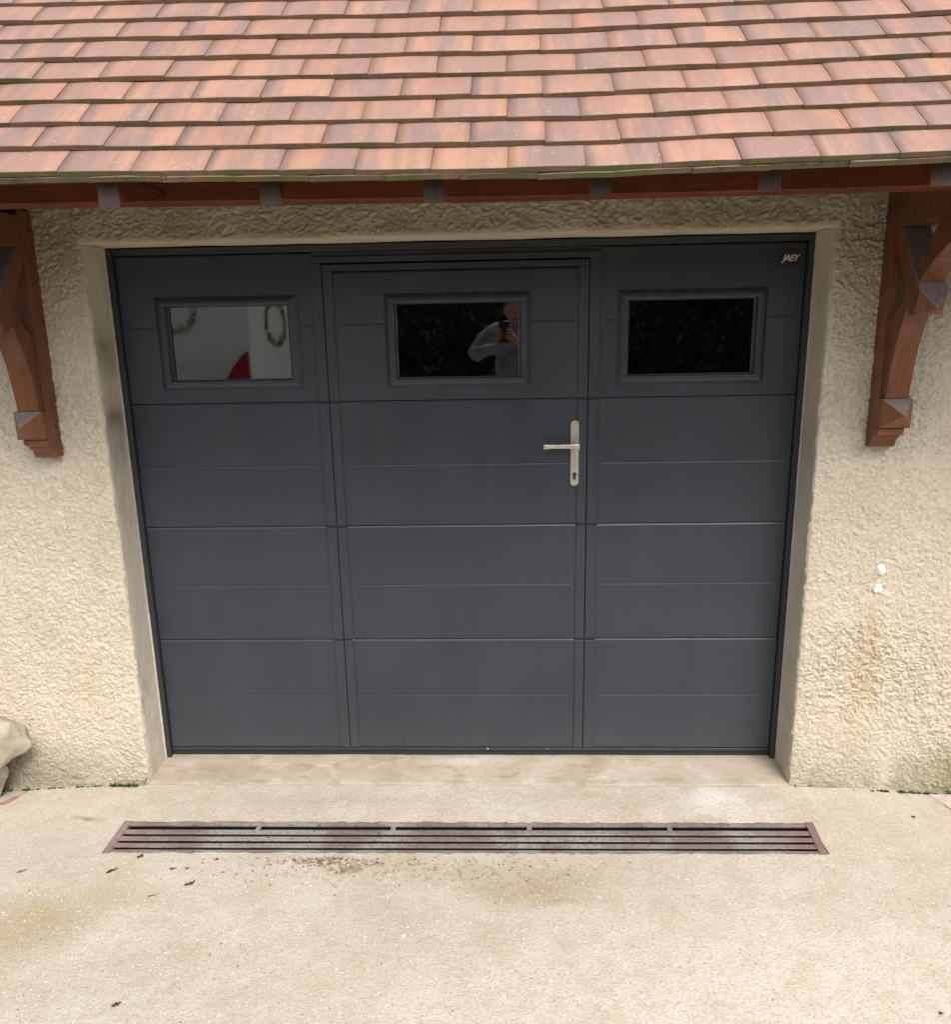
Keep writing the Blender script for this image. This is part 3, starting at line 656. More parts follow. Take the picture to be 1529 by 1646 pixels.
def tile_matrix(x, s, lift=0.):
    rz = rt.gauss(0, .0035); ry = rt.gauss(0, .0028); rx = rt.gauss(0, .003)
    p = Vector((x, 0, 0)) + R0 + UP * (s + sagf(x) + rt.gauss(0, .0008)) + NN * (lift + rt.gauss(0, .0004))
    slope = (sagf(x + .09) - sagf(x - .09)) / .18
    return Matrix.Translation(p) @ Matrix.Rotation(AL - TILT, 4, 'X') @ Matrix.Rotation(rz + slope, 4, 'Z') @ Matrix.Rotation(ry, 4, 'Y') @ Matrix.Rotation(rx, 4, 'X')
JX0 = .0 - .0004
NROW = 22
far = bmesh.new()
for row in range(-1, NROW):
    shift = 0 if row % 2 == 0 else TW / 2
    for c in range(-23, 24):
        x = JX0 + TW * (c + .5) + shift + (.0 if row >= 0 else 0)
        if abs(x) > 4.3: continue
        vis = row <= 8 and -1.85 < x < 1.95
        if row == -1: Mx = tile_matrix(x - .02, -.004, -.0150)
        else: Mx = tile_matrix(x, row * G)
        edge_m = row <= 1
        if vis:
            o = bpy.data.objects.new('tile', (TMm if row <= 0 or (row <= 4 and rt.random() < .35) else TMn)[rt.randrange(8)]); COL.objects.link(o); o.parent = roof; o.matrix_local = Mx
        else:
            me = TMn[rt.randrange(8)]; k0 = len(far.verts); far.from_mesh(me); far.verts.ensure_lookup_table()
            for v in far.verts[k0:]: v.co = Mx @ v.co
me = bpy.data.meshes.new('far_tiles'); far.to_mesh(me); far.free(); me.materials.append(M['tile']); me.materials.append(M['tedge'])
link('far_tiles', me, None, roof, kind='stuff')
# boards under the tiles, rafters, purlin
def slope_box(name, x0, x1, s0, s1, h0, h1, m, par):
    b = MB(); P_ = [R0 + UP * s0 + NN * h0, R0 + UP * s1 + NN * h0, R0 + UP * s1 + NN * h1, R0 + UP * s0 + NN * h1]
    b.prism([(p.y, p.z) for p in P_], 'x', x0, x1); return b.build(name, m, par)
slope_box('roof_boards', -4.25, 4.25, .055, 2.25, -.052, -.040, M['deck'], roof)
# back slope so the building closes from behind
b = MB(); rp = R0 + UP * 2.25; b.prism([(rp.y, rp.z), (rp.y + .06, rp.z), (5.9, 2.5), (5.8, 2.45)], 'x', -4.25, 4.25); b.build('back_slope', M['tile'], roof)
b = MB(); b.prism([(-.168, 2.72), (5.6, 2.5), (rp.y, rp.z - .12)], 'x', -4.2, -4.1); b.prism([(-.168, 2.72), (5.6, 2.5), (rp.y, rp.z - .12)], 'x', 4.1, 4.2); b.build('gable', M['plaster'], roof)
pz = lambda x: float(np.interp(x, [-2, -1.03, .18, 1.13, 2], [2.062, 2.053, 2.041, 2.041, 2.046]))
def long_timber(name, x0, x1, y0, y1, h, m, par, n=60):
    bm = bmesh.new(); rs = []
    for i in range(n + 1):
        x = x0 + (x1 - x0) * i / n; z = pz(x); c = .004
        j = .0008 * mnoise.noise(Vector((x * 3, 0, 0)))
        rs.append([bm.verts.new(v) for v in ((x, y0 + j, z + c), (x, y0 + c + j, z), (x, y1 - c, z), (x, y1, z + c), (x, y1, z + h), (x, y0 + j, z + h))])
    for a, c_ in zip(rs[:-1], rs[1:]):
        for i in range(6): bm.faces.new((a[i], a[(i + 1) % 6], c_[(i + 1) % 6], c_[i]))
    bm.faces.new(rs[0]); bm.faces.new(rs[-1][::-1]); bmesh.ops.recalc_face_normals(bm, faces=bm.faces[:])
    me = bpy.data.meshes.new(name); bm.to_mesh(me); bm.free(); return link(name, me, m, par)
long_timber('purlin', -4.2, 4.2, -.660, -.580, .155, M['purlin'], roof)
for k in range(-10, 11):
    xc = .002 + k * .4065
    zb = float(np.interp(xc, [-1.2, -.8, 0, .8, 1.2], [2.0115, 2.0105, 2.0035, 2.010, 2.0125]))
    zo = zb - 2.005
    pts = [(-.840, 2.008 + zo), (-.840, 2.0790 + zo), (-.10, 2.0790 + .74 * math.tan(AL) + zo), (-.10, 1.975 + .74 * math.tan(AL) + zo)]
    b = MB(); b.prism(pts, 'x', xc - .0265, xc + .0265, .0012)
    for f in b.bm.faces:
        if f.normal.y < -.98 and f.calc_center_median().y < -.83: f.material_index = 1
    b.build('rafter', [M['purlin'], M['endgrain']], roof)

# ------------------------------------------------------------------ timber brackets
def bracket(sg, lab):
    t = empty('timber_bracket', (sg * 1.44, -.17, 1.28), label=lab, cat='bracket', group='timber brackets holding up the eaves')
    def pr(pts, x0, x1, bev=.0018):
        b = MB(); a, c = sorted((sg * x0, sg * x1)); b.prism([(-u, z) for u, z in pts], 'x', a, c, bev); return b
    def par(b, name, m=M['beam']):
        b.build(name, m, t); return
    par(pr([(.165, 1.287), (.212, 1.287), (.217, 1.295), (.222, 1.31), (.238, 1.322), (.240, 1.330), (.262, 1.334), (.268, 1.342), (.268, 1.356), (.2445, 1.3565), (.2445, 2.105), (.165, 2.105)], 1.400, 1.485), 'post')
    # stub with a four-sided point
    def pyr(b, cx_, corners, apex):
        xs_ = sorted((sg * cx_[0], sg * cx_[1])); vs = []
        (u0, z0_), (u1, z1_) = corners      # bottom (u,z), top (u,z)
        A = [b.bm.verts.new((x, -u, z)) for x, u, z in ((xs_[0], u0, z0_), (xs_[1], u0, z0_), (xs_[1], u1, z1_), (xs_[0], u1, z1_))]
        ap = b.bm.verts.new(((xs_[0] + xs_[1]) / 2, -apex[0], apex[1]))
        fs = [b.bm.faces.new((A[i], A[(i + 1) % 4], ap)) for i in range(4)] + [b.bm.faces.new(A[::-1])]
        bmesh.ops.recalc_face_normals(b.bm, faces=fs)
        for f in fs[:4]:
            if f.normal.z > .35: f.material_index = 1
    BT = [M['beam'], M['topgrain']]
    b = pr([(.2455, 1.358), (.272, 1.358), (.272, 1.4535), (.2455, 1.4535)], 1.4005, 1.500, .0008)
    pyr(b, (1.4005, 1.500), ((.2725, 1.358), (.2725, 1.4535)), (.330, 1.405)); par(b, 'pointed_stub', BT)
    # curved brace
    par(pr([(.2448, 1.4545), (.2753, 1.4545), (.280, 1.50), (.289, 1.553), (.303, 1.618), (.322, 1.672), (.348, 1.727), (.384, 1.780), (.430, 1.832), (.488, 1.877), (.570, 1.920), (.640, 1.945), (.640, 1.983), (.491, 1.983),
            (.440, 1.925), (.378, 1.854), (.331, 1.777), (.285, 1.730), (.2448, 1.700)], 1.410, 1.484), 'curved_brace')
    # straight diagonal crossing it, pointed lower end
    b = pr([(.2448, 1.983), (.286, 1.983), (.411, 1.812), (.428, 1.788), (.405, 1.7175), (.375, 1.7175), (.325, 1.820), (.2448, 1.945)], 1.4055, 1.4885, .001)
    b.bm.normal_update()
    for f in b.bm.faces:
        if f.normal.z > .3 and f.normal.y < -.3: f.material_index = 1
    pyr(b, (1.4055, 1.4885), ((.4055, 1.7180), (.4285, 1.7880)), (.462, 1.732)); par(b, 'crossing_diagonal', BT)
    par(pr([(.2448, 1.984), (.579, 1.984), (.579, 2.060), (.560, 2.086), (.2448, 2.086)], 1.4035, 1.4835), 'arm')
    par(pr([(.5805, 1.984), (.70, 1.984), (.715, 2.0), (.715, 2.035), (.5805, 2.035)], 1.4035, 1.4835), 'arm_nose')
    # dark drilled pegs
    for (u, z) in ((.205, 1.393), (.205, 2.045)):
        b = MB(); b.tube((sg * 1.3995, -u, z), (sg * 1.405, -u, z), .006, .006, 10); par(b, 'peg', M['seal'])
bracket(1, 'brown timber bracket with a curved brace on the wall right of the door')
bracket(-1, 'brown timber bracket with a pointed stub on the wall left of the door')

# ------------------------------------------------------------------ stones and pavers at the edges
def rock(name, c, r3, seed, flat, label):
    rp_ = random.Random(int(seed * 10)); planes = [(Vector((rp_.gauss(0, 1), rp_.gauss(0, 1), rp_.gauss(0, 1))).normalized(), rp_.uniform(.66, .88)) for _ in range(18)]
    bm = bmesh.new(); bmesh.ops.create_icosphere(bm, subdivisions=5, radius=1)
    for v in bm.verts:
        p = v.co.copy(); q = 1 + .10 * mnoise.noise(p * 1.1 + Vector((seed, 0, 0))) + .05 * mnoise.noise(p * 2.7 + Vector((0, seed, 0))) + .032 * mnoise.noise(p * 5) + .02 * mnoise.noise(p * 14)
        for pn, pd in planes:
            dd = p.dot(pn) - pd
            if dd > 0: p -= pn * dd * .93
        p = Vector((max(-flat, min(flat, p.x)), max(-flat, min(flat, p.y)), max(-flat, min(flat, p.z)))) * q
        v.co = Vector((p.x * r3[0], p.y * r3[1], p.z * r3[2]))
    me = bpy.data.meshes.new(name); bm.to_mesh(me); bm.free()
    o = link(name, me, M['stone'], None, True, label=label, cat='stone'); o.location = c; return o
rock('rough_stone', (-1.905, -.285, .235), (.285, .14, .165), 3.3, .95, 'ochre stained limestone block perched on a smaller stone by the left wall')
rock('rough_stone', (-1.955, -.270, .045), (.205, .13, .14), 9.1, .95, 'small rounded limestone under the larger block in the left corner')
def paver(pts, z, name, lab, h=.03):
    b = MB(); b.prism(pts, 'z', z - h, z, .003); b.build(name, M['palepink' if pts[0][0] > 0 else 'pink'], None, label=lab, cat='paver', group='pink pavers at the corners')
paver([(-1.72, -.195), (-1.60, -.195), (-1.655, -.255), (-1.76, -.30), (-1.80, -.30)], -.0385, 'pink_paver', 'pink red paver at the foot of the stones by the wall')
paver([(-1.81, -.306), (-1.765, -.306), (-1.86, -.44), (-2.02, -.44), (-2.0, -.306)], -.0365, 'pink_paver', 'pink red paver cut off by the left picture edge')
paver([(1.745, -.206), (2.05, -.200), (2.05, -.262), (1.775, -.262)], -.0365, 'pink_paver', 'pale pink paver against the mossy foot of the right wall')
paver([(1.775, -.268), (2.05, -.268), (2.05, -.375), (1.80, -.36)], -.033, 'pink_paver', 'second pale pink paver out from the right wall')

# ------------------------------------------------------------------ moss, grass and scraps
def moss_clump(name, x, y, z, sx_, n, seed, label, tall=0.):
    r = random.Random(seed); b = MB()
    for i in range(n * 2):
        px = x + r.gauss(0, sx_); py = y - abs(r.gauss(0, .005))
        den = mnoise.noise(Vector((px * 28, seed, 0))) + .5 * mnoise.noise(Vector((px * 80, seed, 0)))
        if den < -.22 + .3 * r.random() or abs(px) < 1.262: continue
        h = (r.uniform(.001, .006) + (tall * r.random() ** 3)) * max(.35, min(1.6, .6 + den * 2))
        a = r.uniform(0, 6.28); wd = r.uniform(.0015, .0035); lean = Vector((r.gauss(0, .5), r.gauss(-.2, .4), 1)).normalized() * h
        z0_ = float(gz(px, py)) + z - .001; d = Vector((math.cos(a), math.sin(a), 0)) * wd; p = Vector((px, py, z0_))
        b.poly([p - d, p + d, p + lean + d * .5, p + lean - d * .5])
    b.build(name, M['moss'], None, label=label, cat='moss', kind='stuff')
moss_clump('moss', -1.30, -.190, 0, .05, 620, 1, 'green moss tuft in the corner left of the threshold', .012)
moss_clump('moss', -1.60, -.192, 0, .09, 420, 2, 'thin dark moss line along the foot of the left wall')
moss_clump('moss', -1.75, -.195, 0, .05, 400, 6, 'dark moss between the stones and the left wall')
moss_clump('moss', 1.62, -.194, .0, .06, 420, 3, 'green moss patch under the right wall nearer the door')
moss_clump('moss', 1.82, -.196, .0, .07, 900, 4, 'bright moss at the wall foot by the right picture edge', .01)
moss_clump('moss', -1.42, -.189, 0, .10, 260, 8, 'sparse moss specks between the left tuft and the stones')
b = MB(); p = [Vector((-1.262, -.190, -.02)), Vector((-1.250, -.192, .006)), Vector((-1.236, -.195, .026))]
for a, c, w0, w1 in ((p[0], p[1], .0022, .0018), (p[1], p[2], .0018, .0004)): b.poly([a - Vector((w0, 0, 0)), a + Vector((w0, 0, 0)), c + Vector((w1, 0, 0)), c - Vector((w1, 0, 0))])
b.build('grass_blade', M['moss'], None, label='single grass blade by the left end of the threshold', cat='grass')
# eaves moss cushions on the lowest tiles
r = random.Random(12); b = MB()
for i in range(1500):
    x = r.choice([r.uniform(-1.8, 1.9), r.gauss(.95, .22), r.gauss(-.95, .1), r.gauss(1.5, .15)])
    den = mnoise.noise(Vector((x * 5, 3, 0))) + .1
    if r.random() > den * 2.2 + .1: continue
    s = -.004 + sagf(x); pz_ = R0 + UP * s + NN * (-.0145 + r.uniform(-.012, .002)); p = Vector((x, pz_.y - .001 + r.uniform(-.001, .001), pz_.z + r.uniform(-.003, .001)))
    a = r.uniform(0, 6.28); d = Vector((math.cos(a), 0, math.sin(a))) * r.uniform(.001, .0025); l = Vector((r.gauss(0, .3), -1, r.gauss(0, .5))).normalized() * r.uniform(.001, .005)
    b.poly([p - d, p + d, p + l + d * .5, p + l - d * .5])
b.build('eaves_moss', M['moss'], roof, kind='stuff')
def scrap(name, x, y, L, wd, rz, seed, label, cat='leaf', m=None):
    r = random.Random(seed); bm = bmesh.new(); n = 7; top = []
    z0_ = float(gz(x, y)); 
    for i in range(n + 1):
        t = i / n; ww = .8 * wd * math.sin(math.pi * (t * .86 + .07)) * r.uniform(.6, 1.2); xx = (t - .5) * L * .85; off = r.gauss(0, wd * .25)
        top.append([bm.verts.new((xx, off - ww, .0012 + r.uniform(0, .003))), bm.verts.new((xx, off, .002 + r.uniform(0, .005))), bm.verts.new((xx, off + ww, .0012 + r.uniform(0, .003)))])
    for a, c in zip(top[:-1], top[1:]):
        for i in range(2): bm.faces.new((a[i], c[i], c[i + 1], a[i + 1]))
    bmesh.ops.solidify(bm, geom=bm.faces[:], thickness=.0008)
    me = bpy.data.meshes.new(name); bm.to_mesh(me); bm.free(); o = link(name, me, m or M['twig'], None, label=label, cat=cat); o.location = (x, y, z0_); o.rotation_euler = (0, 0, rz)
scrap('dry_leaf', -1.449, -.688, .038, .005, .5, 1, 'thin curled brown leaf scrap far left of the drain')
scrap('dry_leaf', -1.145, -.685, .042, .009, .7, 2, 'broad brown leaf scrap just below the left end of the drain')
scrap('dry_leaf', -1.083, -.612, .026, .010, .1, 3, 'small dark leaf scrap touching the front rail of the drain at left')
scrap('dry_leaf', -.945, -.672, .028, .006, .1, 4, 'narrow brown leaf scrap in the row below the drain')
scrap('dry_leaf', -.895, -.670, .020, .003, .3, 5, 'short twig-like leaf scrap right of the narrow brown one')
scrap('dry_leaf', -.861, -.741, .040, .010, .6, 6, 'dark crumpled leaf scrap on bare concrete left of centre')
scrap('dry_leaf', -.815, -.625, .018, .007, .3, 7, 'tiny dark leaf scrap close to the drain')
scrap('dry_leaf', -.958, -.798, .034, .003, .25, 8, 'thin straight leaf stalk lying alone on the concrete')
scrap('dry_leaf', -.876, -1.204, .028, .009, .5, 9, 'dark leaf scrap near the bottom left of the picture')
scrap('dry_leaf', 1.62, -.36, .016, .005, 0, 10, 'tiny dark scrap on the concrete near the right wall')
scrap('dry_leaf', 1.272, -1.195, .014, .006, .4, 11, 'small dark scrap in the bottom right corner of the picture')
r = random.Random(77); b = MB()
for i in range(520):
    k = r.random()
    if k < .4: x, y = r.gauss(-.42, .15), -.60 - abs(r.gauss(0, .03))
    elif k < .6: x, y = r.uniform(-1.0, .6), -.60 - abs(r.gauss(0, .09))
    else: x, y = r.uniform(-1.5, 1.5), r.uniform(-1.35, -.22)
    if -.61 < y < -.39: continue
    s = r.uniform(.0010, .0032) * (1 if k < .6 else .7); z = float(gz(x, y)); b.box(x - s, x + s * r.uniform(.5, 1.5), y - s * .7, y + s * .7, z - .001, z + s * .6)
b.build('soil_crumbs', M['twig'], None, label='dark soil crumbs scattered over the beige concrete', cat='dirt', kind='stuff')
r = random.Random(78); b = MB()
for i in range(1900):
    x, y = r.uniform(-1.7, 1.7), r.uniform(-1.4, -.21)
    if -.61 < y < -.39: continue
    s = r.uniform(.0010, .0038) * (.6 + .4 * r.random()); z = float(gz(x, y)); q = bmesh.ops.create_icosphere(b.bm, subdivisions=1, radius=s, matrix=Matrix.Translation((x, y, z)) @ Matrix.Rotation(r.uniform(0, 3), 4, 'Z') @ Matrix.Diagonal((r.uniform(1, 2), 1, .45, 1)))
b.build('aggregate_chips', mat_flat('pale_aggregate', (.62, .54, .42), .8, var=.35, sc=9), None, label='pale aggregate chips standing proud of the worn concrete', cat='gravel', kind='stuff')

# ------------------------------------------------------------------ what the panes reflect: van, hedge, photographer
VAN = empty('parked_van', (-3.6, -8.2, float(gz(-3.6, -6))), label='white panel van reflected in the left window pane', cat='van')
vz = float(gz(-3.6, -6))
def vprof():  # outline in (y,z); rear at -6
    return [(-6.00, .42), (-5.985, 1.25), (-6.03, 1.75), (-6.09, 2.02), (-6.20, 2.08), (-8.9, 2.08), (-9.35, 1.98), (-10.0, 1.25), (-10.75, 1.02), (-10.9, .85), (-10.92, .40)]
b = MB(); b.prism([(y, z + vz) for y, z in vprof()], 'x', -4.55, -2.69, .02); b.build('body', M['white'], VAN)
for x in (-4.56, -2.70):
    pass
red = mat_flat('red_lamp_plastic', (.34, .012, .02), .25)
b = MB(); b.prism([(-3.06, .98), (-2.700, .98), (-2.700, 1.47), (-2.76, 1.44), (-2.90, 1.28), (-3.00, 1.12)], 'y', -5.99 + .02, -5.955, .004)
o = b.build('tail_lamp', red, VAN); 
b = MB(); b.prism([(-4.18, .98), (-4.54, .98), (-4.54, 1.47), (-4.48, 1.44), (-4.34, 1.28), (-4.24, 1.12)], 'y', -5.99 + .02, -5.955, .004); b.build('tail_lamp', red, VAN)
for x0_, x1_ in ((-4.60, -2.64),):
    b = MB(); b.box(x0_, x1_, -6.12, -5.92, .36 + vz, .62 + vz, .03); b.build('rear_bumper', mat_flat('grey_bumper', (.12, .12, .12), .5), VAN)
for x in (-4.50, -2.74):
    for y in (-6.9, -9.9):
        b = MB(); b.tube((x - .12, y, .33 + vz), (x + .12, y, .33 + vz), .33, .33, 28); wh = b.build('wheel', M['seal'], VAN)
        b = MB(); b.tube((x - .124, y, .33 + vz), (x + .124, y, .33 + vz), .19, .19, 20); b.build('rim', M['alu'], wh).matrix_parent_inverse = Matrix()
b = MB(); b.box(-3.625, -3.615, -5.99, -5.975, .65 + vz, 1.9 + vz); b.build('door_gap', M['seal'], VAN)
green = mat_flat('green_leaf_decal', (.17, .24, .05), .6, var=.6, sc=14)
def leafring(name, cx_, cz_, fn, rx, rz_, seed):
    r = random.Random(seed); b = MB()
    for i in range(260):
        t = r.uniform(0, 6.283); k = r.gauss(1, .09); a = cx_ + rx * k * math.cos(t); z = cz_ + rz_ * k * math.sin(t); l = r.uniform(.02, .05); q = t + 1.57 + r.gauss(0, .4); n_ = r.uniform(.004, .010) * (4 if seed == 1 else 1)
        b.poly([fn(a - n_ * math.sin(q), z + n_ * math.cos(q)), fn(a + n_ * math.sin(q), z - n_ * math.cos(q)), fn(a + l * math.cos(q), z + l * math.sin(q))])
    b.build(name, green, VAN, kind='stuff')
leafring('leaf_decal', -7.1, 1.78, lambda a, z: (-2.684, a, z), .42, .26, 1)
leafring('leaf_decal', -3.52, 1.92, lambda a, z: (a, -5.975 - max(0, z - 1.4) * .1 + .015, z), .22, .22, 2)

hedge = empty('evergreen_hedge', (0, -10.8, .1), label='tall dark evergreen hedge reflected in the middle and right panes', cat='hedge')
leafm = mat_flat('dark_conifer_green', (.058, .070, .042), .8, var=.9, sc=3)
n = 26000; rg = np.random.default_rng(3)
cx_ = rg.uniform(-13, 13, n); cz_ = rg.uniform(0, 3.9, n) ** 1.0; bulge = .5 * vnoise(cx_ * .8, cz_ * .8) + .25 * vnoise(cx_ * 2.2, cz_ * 2.2)
cy_ = -10.6 + bulge - rg.random(n) ** 2 * .6; cz_ = cz_ + .25 * vnoise(cx_ * 1.3, cx_ * 0)
d1 = rg.normal(size=(n, 3)); d1 /= np.linalg.norm(d1, axis=1)[:, None]; d2 = np.cross(d1, rg.normal(size=(n, 3))); d2 /= np.linalg.norm(d2, axis=1)[:, None]
C_ = np.stack([cx_, cy_, cz_], -1); a_ = rg.uniform(.05, .14, (n, 1)); b_ = rg.uniform(.02, .05, (n, 1))
V = np.stack([C_ - d2 * b_, C_ + d1 * a_, C_ + d2 * b_, C_ - d1 * a_ * .5], 1).reshape(-1, 3)
me = bpy.data.meshes.new('foliage'); me.from_pydata(V.tolist(), [], np.arange(n * 4).reshape(-1, 4).tolist()); link('foliage', me, leafm, hedge, kind='stuff')
b = MB(); b.box(-13, 13, -12.2, -11.0, 0, 3.7, .3); b.build('hedge_core', mat_flat('hedge_shade_green', (.012, .016, .008), .95), hedge)

# photographer, holding the phone whose lens is the camera
gy = float(gz(.2, -3.25))
person = empty('person', (.20, -3.27, gy), label='person in a grey jacket holding up a phone, reflected in the middle window pane', cat='person')
def skin(name, verts, edges, radii, mat, sub=2, root=0, par=person):
    me = bpy.data.meshes.new(name); me.from_pydata([Vector(v) for v in verts], edges, []); o = bpy.data.objects.new(name, me); COL.objects.link(o)
    m = o.modifiers.new('s', 'SKIN'); m.use_smooth_shade = True; m2 = o.modifiers.new('u', 'SUBSURF'); m2.levels = sub; m2.render_levels = sub
    for i, rr_ in enumerate(radii):
        sv = me.skin_vertices[0].data[i]; sv.radius = rr_ if isinstance(rr_, tuple) else (rr_, rr_); sv.use_root = (i == root)
    bpy.context.view_layer.update(); dg = bpy.context.evaluated_depsgraph_get()
    out = bpy.data.meshes.new_from_object(o.evaluated_get(dg)); bpy.data.objects.remove(o); bpy.data.meshes.remove(me); out.materials.clear()
    return link(name, out, mat, par, True)
skinm = mat_flat('warm_skin', (.46, .225, .18), .55, var=.12); jacket = mat_flat('grey_blue_jacket', (.225, .24, .28), .8, var=.35, sc=14); jeans = mat_flat('dark_trousers', (.05, .06, .09), .85)
px0, py0 = .25, -3.27
V_ = [(px0, py0, gy + 1.00), (px0, py0, gy + 1.18), (px0, py0 + .01, gy + 1.42), (px0, py0 + .01, gy + 1.555), (px0, py0 + .03, gy + 1.63),          # 0 pelvis .. 4 neck
      (px0 - .17, py0 + .02, gy + 1.545), (px0 - .32, py0 + .08, gy + 1.385), (px0 - .12, py0 + .30, gy + 1.45),                                  # 5 shoulder 6 elbow 7 wrist L
      (px0 + .17, py0 + .02, gy + 1.545), (px0 + .30, py0 + .08, gy + 1.385), (px0 + .06, py0 + .30, gy + 1.45),                                  # 8.. R
      (px0 - .10, py0, gy + .92), (px0 - .12, py0 + .02, gy + .50), (px0 - .12, py0 - .02, gy + .09),                                           # 11 legs
      (px0 + .10, py0, gy + .92), (px0 + .12, py0 + .02, gy + .50), (px0 + .12, py0 - .02, gy + .09)]
E_ = [(0, 1), (1, 2), (2, 3), (3, 4), (3, 5), (5, 6), (6, 7), (3, 8), (8, 9), (9, 10), (0, 11), (11, 12), (12, 13), (0, 14), (14, 15), (15, 16)]
Rd = [(.15, .12), (.145, .11), (.175, .12), (.15, .10), .058, .085, .062, .040, .085, .062, .040, .095, .065, .045, .095, .065, .045]
body = skin('body', V_, E_, Rd, jacket)
for v in body.data.vertices:
    c = v.co; q = .016 * mnoise.noise(c * 9) + .008 * mnoise.noise(Vector((c.x * 20, c.y * 20, c.z * 34)))
    if gy + .98 < c.z < gy + 1.61: v.co = c + v.normal * q
body.data.materials.append(jeans); body.data.materials.append(skinm)
for p_ in body.data.polygons:
    c = p_.center
    if c.z < gy + .98: p_.material_index = 1
    elif c.z > gy + 1.62 and abs(c.x - px0) < .09 and c.y < py0 + .12: p_.material_index = 2
# shoes
for s in (-1, 1): skin('shoe', [(px0 + s * .12, py0 - .05, gy + .045), (px0 + s * .12, py0 + .08, gy + .045), (px0 + s * .13, py0 + .19, gy + .035)], [(0, 1), (1, 2)], [.048, .046, .036], M['seal'])
# head
hc = Vector((px0 + .005, py0 + .06, gy + 1.715)); bm = bmesh.new(); bmesh.ops.create_uvsphere(bm, u_segments=40, v_segments=32, radius=1)
for v in bm.verts:
    p = v.co; x, y, z = p.x * .078, p.y * .096, p.z * .118
    if z < -.02: k = 1 - .30 * min(1, (-z - .02) / .09); x *= k; y *= 1 - .12 * min(1, (-z - .02) / .09)
    if p.y > .25:
        y += .022 * math.exp(-(x / .011) ** 2 - ((z + .012) / .022) ** 2)                       # nose
        for ex in (-.031, .031): y -= .009 * math.exp(-((x - ex) / .014) ** 2 - ((z - .012) / .011) ** 2)
        y += .006 * math.exp(-(x / .024) ** 2 - ((z + .052) / .007) ** 2) + .007 * math.exp(-(x / .02) ** 2 - ((z + .095) / .015) ** 2)
        y += .005 * math.exp(-(x / .05) ** 2 - ((z - .036) / .010) ** 2)
    v.co = (x, y, z)
me = bpy.data.meshes.new('head'); bm.to_mesh(me); bm.free(); hd = link('head', me, skinm, person, True); hd.matrix_parent_inverse = Matrix.Translation(-Vector(person.location)); hd.location = hc; hd.rotation_euler = (math.radians(-12), 0, 0)
def sub(o, par): o.parent = par; o.matrix_parent_inverse = Matrix(); return o
eyem = mat_flat('eye_dark', (.03, .02, .02), .2); hairm = mat_flat('short_grey_hair', (.16, .14, .125), .85, var=.3, sc=80); lipm = mat_flat('lip', (.36, .13, .11), .5)
for ex in (-.031, .031):
    bm = bmesh.new(); bmesh.ops.create_uvsphere(bm, u_segments=12, v_segments=8, radius=.0095); me = bpy.data.meshes.new('eye'); bm.to_mesh(me); bm.free(); o = sub(link('eye', me, eyem, None, True), hd); o.location = (ex, .0755, .012)
    bm = bmesh.new(); bmesh.ops.create_uvsphere(bm, u_segments=16, v_segments=10, radius=1); me = bpy.data.meshes.new('ear')
    for v in bm.verts: v.co = (v.co.x * .010, v.co.y * .018, v.co.z * .031)
    bm.to_mesh(me); bm.free(); o = sub(link('ear', me, skinm, None, True), hd); o.location = (2.5 * ex, -.004, -.002)
bm = bmesh.new(); bmesh.ops.create_uvsphere(bm, u_segments=16, v_segments=8, radius=1); me = bpy.data.meshes.new('mouth')
for v in bm.verts: v.co = (v.co.x * .024, v.co.y * .006, v.co.z * .006)
bm.to_mesh(me); bm.free(); o = sub(link('mouth', me, lipm, None, True), hd); o.location = (0, .088, -.052)
bm = bmesh.new(); bmesh.ops.create_uvsphere(bm, u_segments=40, v_segments=28, radius=1)
for v in bm.verts: q = 1 + .03 * mnoise.noise(v.co * 7); v.co = Vector((v.co.x * .083, v.co.y * .102, v.co.z * .122)) * q
bmesh.ops.delete(bm, geom=[v for v in bm.verts if v.co.z < -.02 + .9 * max(0, v.co.y + .02) or (v.co.y > .055 and v.co.z < .07)], context='VERTS')
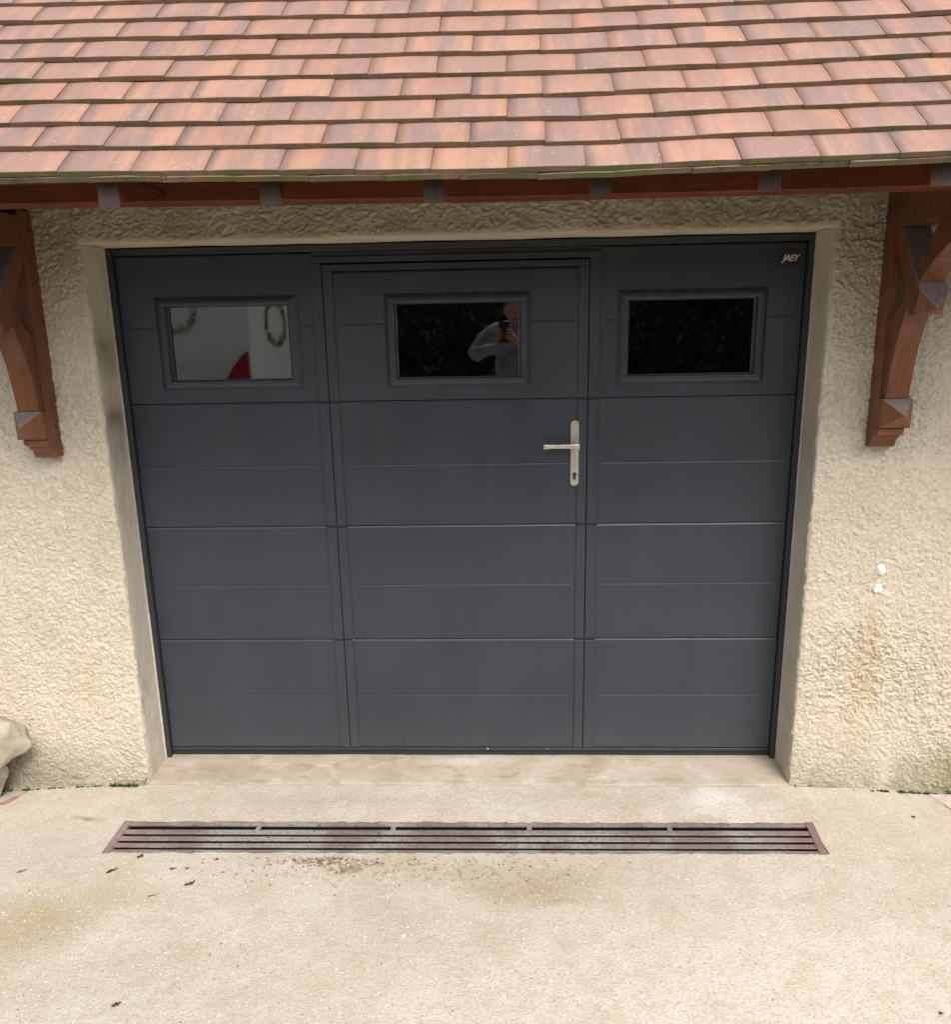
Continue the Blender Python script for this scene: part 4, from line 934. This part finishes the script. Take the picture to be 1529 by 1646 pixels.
me = bpy.data.meshes.new('hair'); bm.to_mesh(me); bm.free(); sub(link('hair', me, hairm, None, True), hd)
# phone: portrait, lens at the camera
phone = empty('smartphone', (CP.x + .0, CP.y - .006, CP.z - .06), label='dark smartphone held by the person reflected in the middle pane', cat='phone')
pc = Vector((CP.x, CP.y - .0075, CP.z - .062))
MB().box(pc.x - .037, pc.x + .037, pc.y - .004, pc.y + .004, pc.z - .076, pc.z + .076, .0025).build('phone_body', M['badge'], phone)
MB().box(pc.x - .034, pc.x + .034, pc.y - .0046, pc.y - .0041, pc.z - .071, pc.z + .071).build('phone_screen', mat_flat('dark_glass_screen', (.02, .03, .04), .1), phone)
for s in (-1, 1):
    wrist = Vector((px0 - .12, py0 + .30, gy + 1.45)) if s < 0 else Vector((px0 + .06, py0 + .30, gy + 1.45))
    edge = Vector((pc.x + s * .040, pc.y - .012, pc.z - .030))
    palm = (wrist + edge) / 2 + Vector((s * .016, 0, -.004))
    d = (edge - wrist).normalized()
    vv = [wrist, palm, palm + (edge - palm) * .55]; ee = [(0, 1), (1, 2)]; rr_ = [.026, .030, .026]
    for k in range(4):          # fingers curl round the back of the phone
        z_ = pc.z - .052 + k * .0205; base = Vector((pc.x + s * .052, pc.y - .014, z_)); ln = (.050, .058, .056, .046)[k]
        i0 = len(vv); vv += [base, Vector((pc.x + s * .054, pc.y + .004, z_ + .004)), Vector((pc.x + s * (.054 - ln * .45), pc.y + .012, z_ + .008)), Vector((pc.x + s * (.054 - ln * .85), pc.y + .012, z_ + .010))]
        ee += [(2, i0), (i0, i0 + 1), (i0 + 1, i0 + 2), (i0 + 2, i0 + 3)]; rr_ += [.0095, .009, .0085, .0072]
    i0 = len(vv); vv += [palm + Vector((-s * .008, -.008, .016)), Vector((pc.x + s * .034, pc.y - .020, pc.z - .022)), Vector((pc.x + s * .018, pc.y - .014, pc.z - .004))]; ee += [(1, i0), (i0, i0 + 1), (i0 + 1, i0 + 2)]; rr_ += [.014, .011, .009]
    skin('hand', vv, ee, rr_, skinm, 2)
